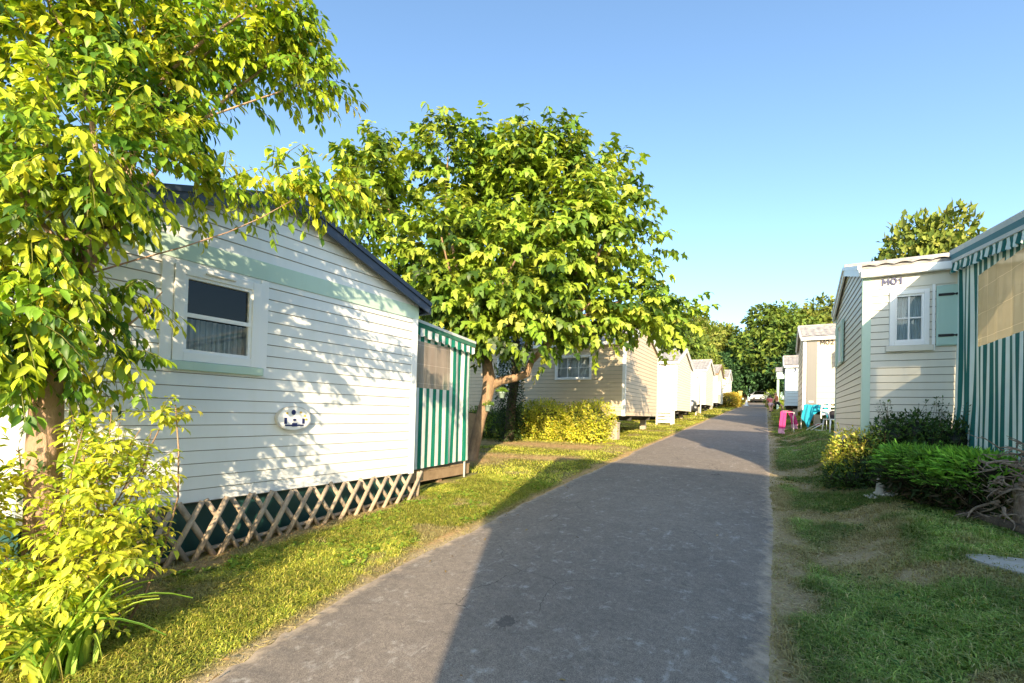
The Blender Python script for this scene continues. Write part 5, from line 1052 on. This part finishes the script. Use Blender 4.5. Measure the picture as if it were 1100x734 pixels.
# ------------------------------------------------------------------ grass
def grass(name, label, x0, x1, y0, y1, dens, ht, wd, cols, w, seed, far=False):
    r = np.random.default_rng(seed); n = int((x1 - x0) * (y1 - y0) * dens); x = x0 + (x1 - x0) * r.random(n); y = y0 + (y1 - y0) * r.random(n)
    d = dryness(x, y); on = (x > road_l(y) + jl_(y) + .012) & (x < road_r(y) + jr_(y) - .012)
    cl = fbm(x, y, .28, 50); keep = ~on & (r.random(n) < np.clip(1.2 - d * 1.2 + (cl > .56) * .3, .07, 1)) & ~((x < -4.74) & (y > 1) & (y < 6.9)) & ~((x > 1.12) & (y > 8.3) & (y < 12.1)) & ~((x > 2.15) & (y > 6.1))
    x, y, d, cl = x[keep], y[keep], d[keep], cl[keep]; n = len(x); z = ground(x, y) - .004
    h = ht * (.35 + 1.3 * cl) * (.6 + .8 * r.random(n)) * (1 - .45 * d); a = r.random(n) * 6.283; lean = .25 + .9 * r.random(n); ca, sa = np.cos(a), np.sin(a)
    W = wd * (.6 + .8 * r.random(n)); B = np.stack([x, y, z], -1); S = np.stack([-sa, ca, 0 * a], -1) * W[:, None]; Dv = np.stack([ca * lean, sa * lean, np.ones(n)], -1); Dv = unit(Dv)
    mid = B + Dv * (h * .55)[:, None]; tip = B + unit(Dv + np.stack([ca, sa, -.4 + 0 * a], -1) * .6) * h[:, None]
    V = np.stack([B - S, B + S, mid + S * .7, mid - S * .7, tip], 1).reshape(-1, 3); o = np.arange(n)[:, None] * 5
    c = pal(n, cols, .22, w); dr = ss((d - .15) / .5 + (r.random(n) - .5) * .5)[:, None]; patch = ss((fbm(x, y, .8, 60) - .42) / .2)[:, None]
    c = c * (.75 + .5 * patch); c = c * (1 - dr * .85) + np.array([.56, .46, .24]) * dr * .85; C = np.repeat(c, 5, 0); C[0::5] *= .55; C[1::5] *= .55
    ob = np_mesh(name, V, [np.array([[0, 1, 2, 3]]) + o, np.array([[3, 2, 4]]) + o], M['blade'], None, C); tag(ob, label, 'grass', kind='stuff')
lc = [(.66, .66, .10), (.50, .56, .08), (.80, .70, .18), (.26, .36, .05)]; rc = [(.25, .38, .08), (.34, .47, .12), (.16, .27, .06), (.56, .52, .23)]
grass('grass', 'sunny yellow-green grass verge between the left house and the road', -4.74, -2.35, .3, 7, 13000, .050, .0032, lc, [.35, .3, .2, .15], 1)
grass('grass', 'sunny grass beyond the left awning and before the tan house', -9, -2.9, 7, 24, 1500, .055, .008, lc, [.35, .3, .25, .1], 2)
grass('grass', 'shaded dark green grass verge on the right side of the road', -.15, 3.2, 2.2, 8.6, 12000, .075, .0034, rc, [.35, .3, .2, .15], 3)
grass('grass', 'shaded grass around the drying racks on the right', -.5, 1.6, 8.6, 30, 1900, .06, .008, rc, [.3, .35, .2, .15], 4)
grass('grass', 'distant grass verges on both sides of the road', -5, 1.5, 24, 62, 260, .08, .02, lc, [.35, .3, .25, .1], 5)
def thatch():
    r = np.random.default_rng(77); parts = []
    for (x0, x1, y0, y1, n, c) in ((-.02, 2.2, 2.2, 8.5, 26000, [(.52, .43, .25), (.40, .33, .18), (.60, .52, .34)]), (-4.7, -2.7, 1, 7, 9000, [(.62, .50, .22), (.50, .42, .18)]), (-9, -3.1, 8, 13, 9000, [(.66, .48, .24), (.55, .42, .2)])):
        x = x0 + (x1 - x0) * r.random(n); y = y0 + (y1 - y0) * r.random(n); k = (dryness(x, y) > .25 + .5 * r.random(n)) & ((x > road_r(y) + jr_(y) - .03) | (x < road_l(y) + jl_(y) + .03)); x, y = x[k], y[k]; m = len(x); a = r.random(m) * 6.28
        z = np.maximum(ground(x, y), (base(y) + .012) * 1.0); P = np.stack([x, y, z + .004 + .008 * r.random(m)], -1); parts.append(leaves(P, np.stack([np.cos(a), np.sin(a), .25 * r.random(m)], -1), np.array([0, 0, 1.]) + rdir(m) * .4, .03 + .05 * r.random(m), pal(m, c), (T_NEED[0] * np.array([1, .45, 1]), T_NEED[1])))
    V, F, C = join(parts); tag(np_mesh('dry_grass', V, F, M['blade'], None, C), 'dry straw-coloured dead grass lying over the bare patches of both verges', 'dry grass', kind='stuff')
thatch()
def weeds():
    parts = []; r = np.random.default_rng(9)
    for (x0, x1, y0, y1, n, cols) in ((-4.6, -3.0, .8, 7, 1500, [(.30, .40, .05), (.20, .32, .04)]), (.5, 2.3, 3, 8, 700, [(.06, .16, .04), (.10, .2, .05)])):
        x = x0 + (x1 - x0) * r.random(n); y = y0 + (y1 - y0) * r.random(n); k = (fbm(x, y, .5, 70) > .5) & (dryness(x, y) < .5); x, y = x[k], y[k]
        for rep in range(5):
            m = len(x); a = r.random(m) * 6.28; D = np.stack([np.cos(a), np.sin(a), .35 + .5 * r.random(m)], -1); P = np.stack([x, y, ground(x, y) + .005], -1); parts.append(leaves(P, D, np.array([0, 0, 1.]) + rdir(m) * .3, .035 + .04 * r.random(m), pal(m, cols), T_OVAL))
    V, F, C = join(parts); tag(np_mesh('weeds', V, F, M['blade'], None, C), 'small broad-leaved weeds scattered through the grass verges', 'weeds', kind='stuff')
    # dead leaves and crumbs on verge and road
    parts = []; 
    for (x0, x1, y0, y1, n) in ((-4.5, -2.6, 1, 8, 130), (0, 2, 2.5, 8, 130), (-8, -3.5, 8, 13, 120), (-3, 0, 2, 12, 24)):
        x = x0 + (x1 - x0) * r.random(n); y = y0 + (y1 - y0) * r.random(n); a = r.random(n) * 6.28; zb = np.maximum(ground(x, y), base(y) + .034 * (x < road_r(y)) * (x > road_l(y))); P = np.stack([x, y, zb + .004 + .02 * r.random(n) * (zb > base(y) + .04)], -1)
        parts.append(leaves(P, np.stack([np.cos(a), np.sin(a), .1 * r.random(n)], -1), np.array([0, 0, 1.]) + rdir(n) * .3, .02 + .035 * r.random(n), pal(n, [(.35, .24, .10), (.45, .30, .14), (.25, .15, .07)]), T_OVAL))
    V, F, C = join(parts); tag(np_mesh('fallen_leaves', V, F, M['blade'], None, C), 'dry brown leaves scattered over grass, soil and asphalt', 'leaves', kind='stuff')
weeds()

# ------------------------------------------------------------------ light, sky, camera
SUN = Vector((.45, -.89, .333)).normalized()
el = math.asin(SUN.z)
ld = bpy.data.lights.new('sun', 'SUN'); ld.energy = 10.5; ld.angle = rad(.55); ld.color = (1.0, .79, .51); lo = bpy.data.objects.new('sun', ld); COL.objects.link(lo); lo.rotation_euler = SUN.to_track_quat('Z', 'Y').to_euler()
wd = bpy.data.worlds.new('World'); SC.world = wd; wd.use_nodes = True; nt = wd.node_tree; bg = nt.nodes['Background']; sk = nt.nodes.new('ShaderNodeTexSky'); sk.sky_type = 'NISHITA'; sk.sun_disc = False; sk.sun_elevation = el; sk.sun_rotation = math.atan2(SUN.x, SUN.y); sk.air_density = 1.0; sk.dust_density = 1.3; sk.ozone_density = 1.0
tn = nt.nodes.new('ShaderNodeMix'); tn.data_type = 'RGBA'; tn.blend_type = 'MULTIPLY'; tn.inputs[0].default_value = 1; tn.inputs[7].default_value = (.89, 1.03, 1.12, 1); nt.links.new(sk.outputs[0], tn.inputs[6]); nt.links.new(tn.outputs[2], bg.inputs['Color']); bg.inputs['Strength'].default_value = .335
cd = bpy.data.cameras.new('camera'); cam = bpy.data.objects.new('camera', cd); COL.objects.link(cam); SC.camera = cam
f = 482.; YAW, PITCH, ROLL = rad(30.5), rad(1.0), rad(1.5); W_, H_ = 1100., 734.
F_ = Vector((-math.sin(YAW) * math.cos(PITCH), math.cos(YAW) * math.cos(PITCH), math.sin(PITCH))); R_ = Vector((math.cos(YAW), math.sin(YAW), 0)); U_ = R_.cross(F_); R2 = R_ * math.cos(ROLL) + U_ * math.sin(ROLL); U2 = -R_ * math.sin(ROLL) + U_ * math.cos(ROLL)
mt = Matrix((R2, U2, -F_)).transposed().to_4x4(); mt.translation = Vector((0, 0, 1.6)); cam.matrix_world = mt
cd.sensor_fit = 'HORIZONTAL'; cd.sensor_width = 36; cd.lens = 36 * f / W_; cd.shift_x = 0; CY = 442.5 - f * math.tan(PITCH); cd.shift_y = (CY - H_ / 2) / W_; cd.clip_end = 2000; cd.clip_start = .05
SC.view_settings.view_transform = 'Standard'; SC.view_settings.look = 'None'; SC.view_settings.exposure = 0; SC.view_settings.gamma = 1
SC.cycles.max_bounces = 6; SC.cycles.transparent_max_bounces = 12
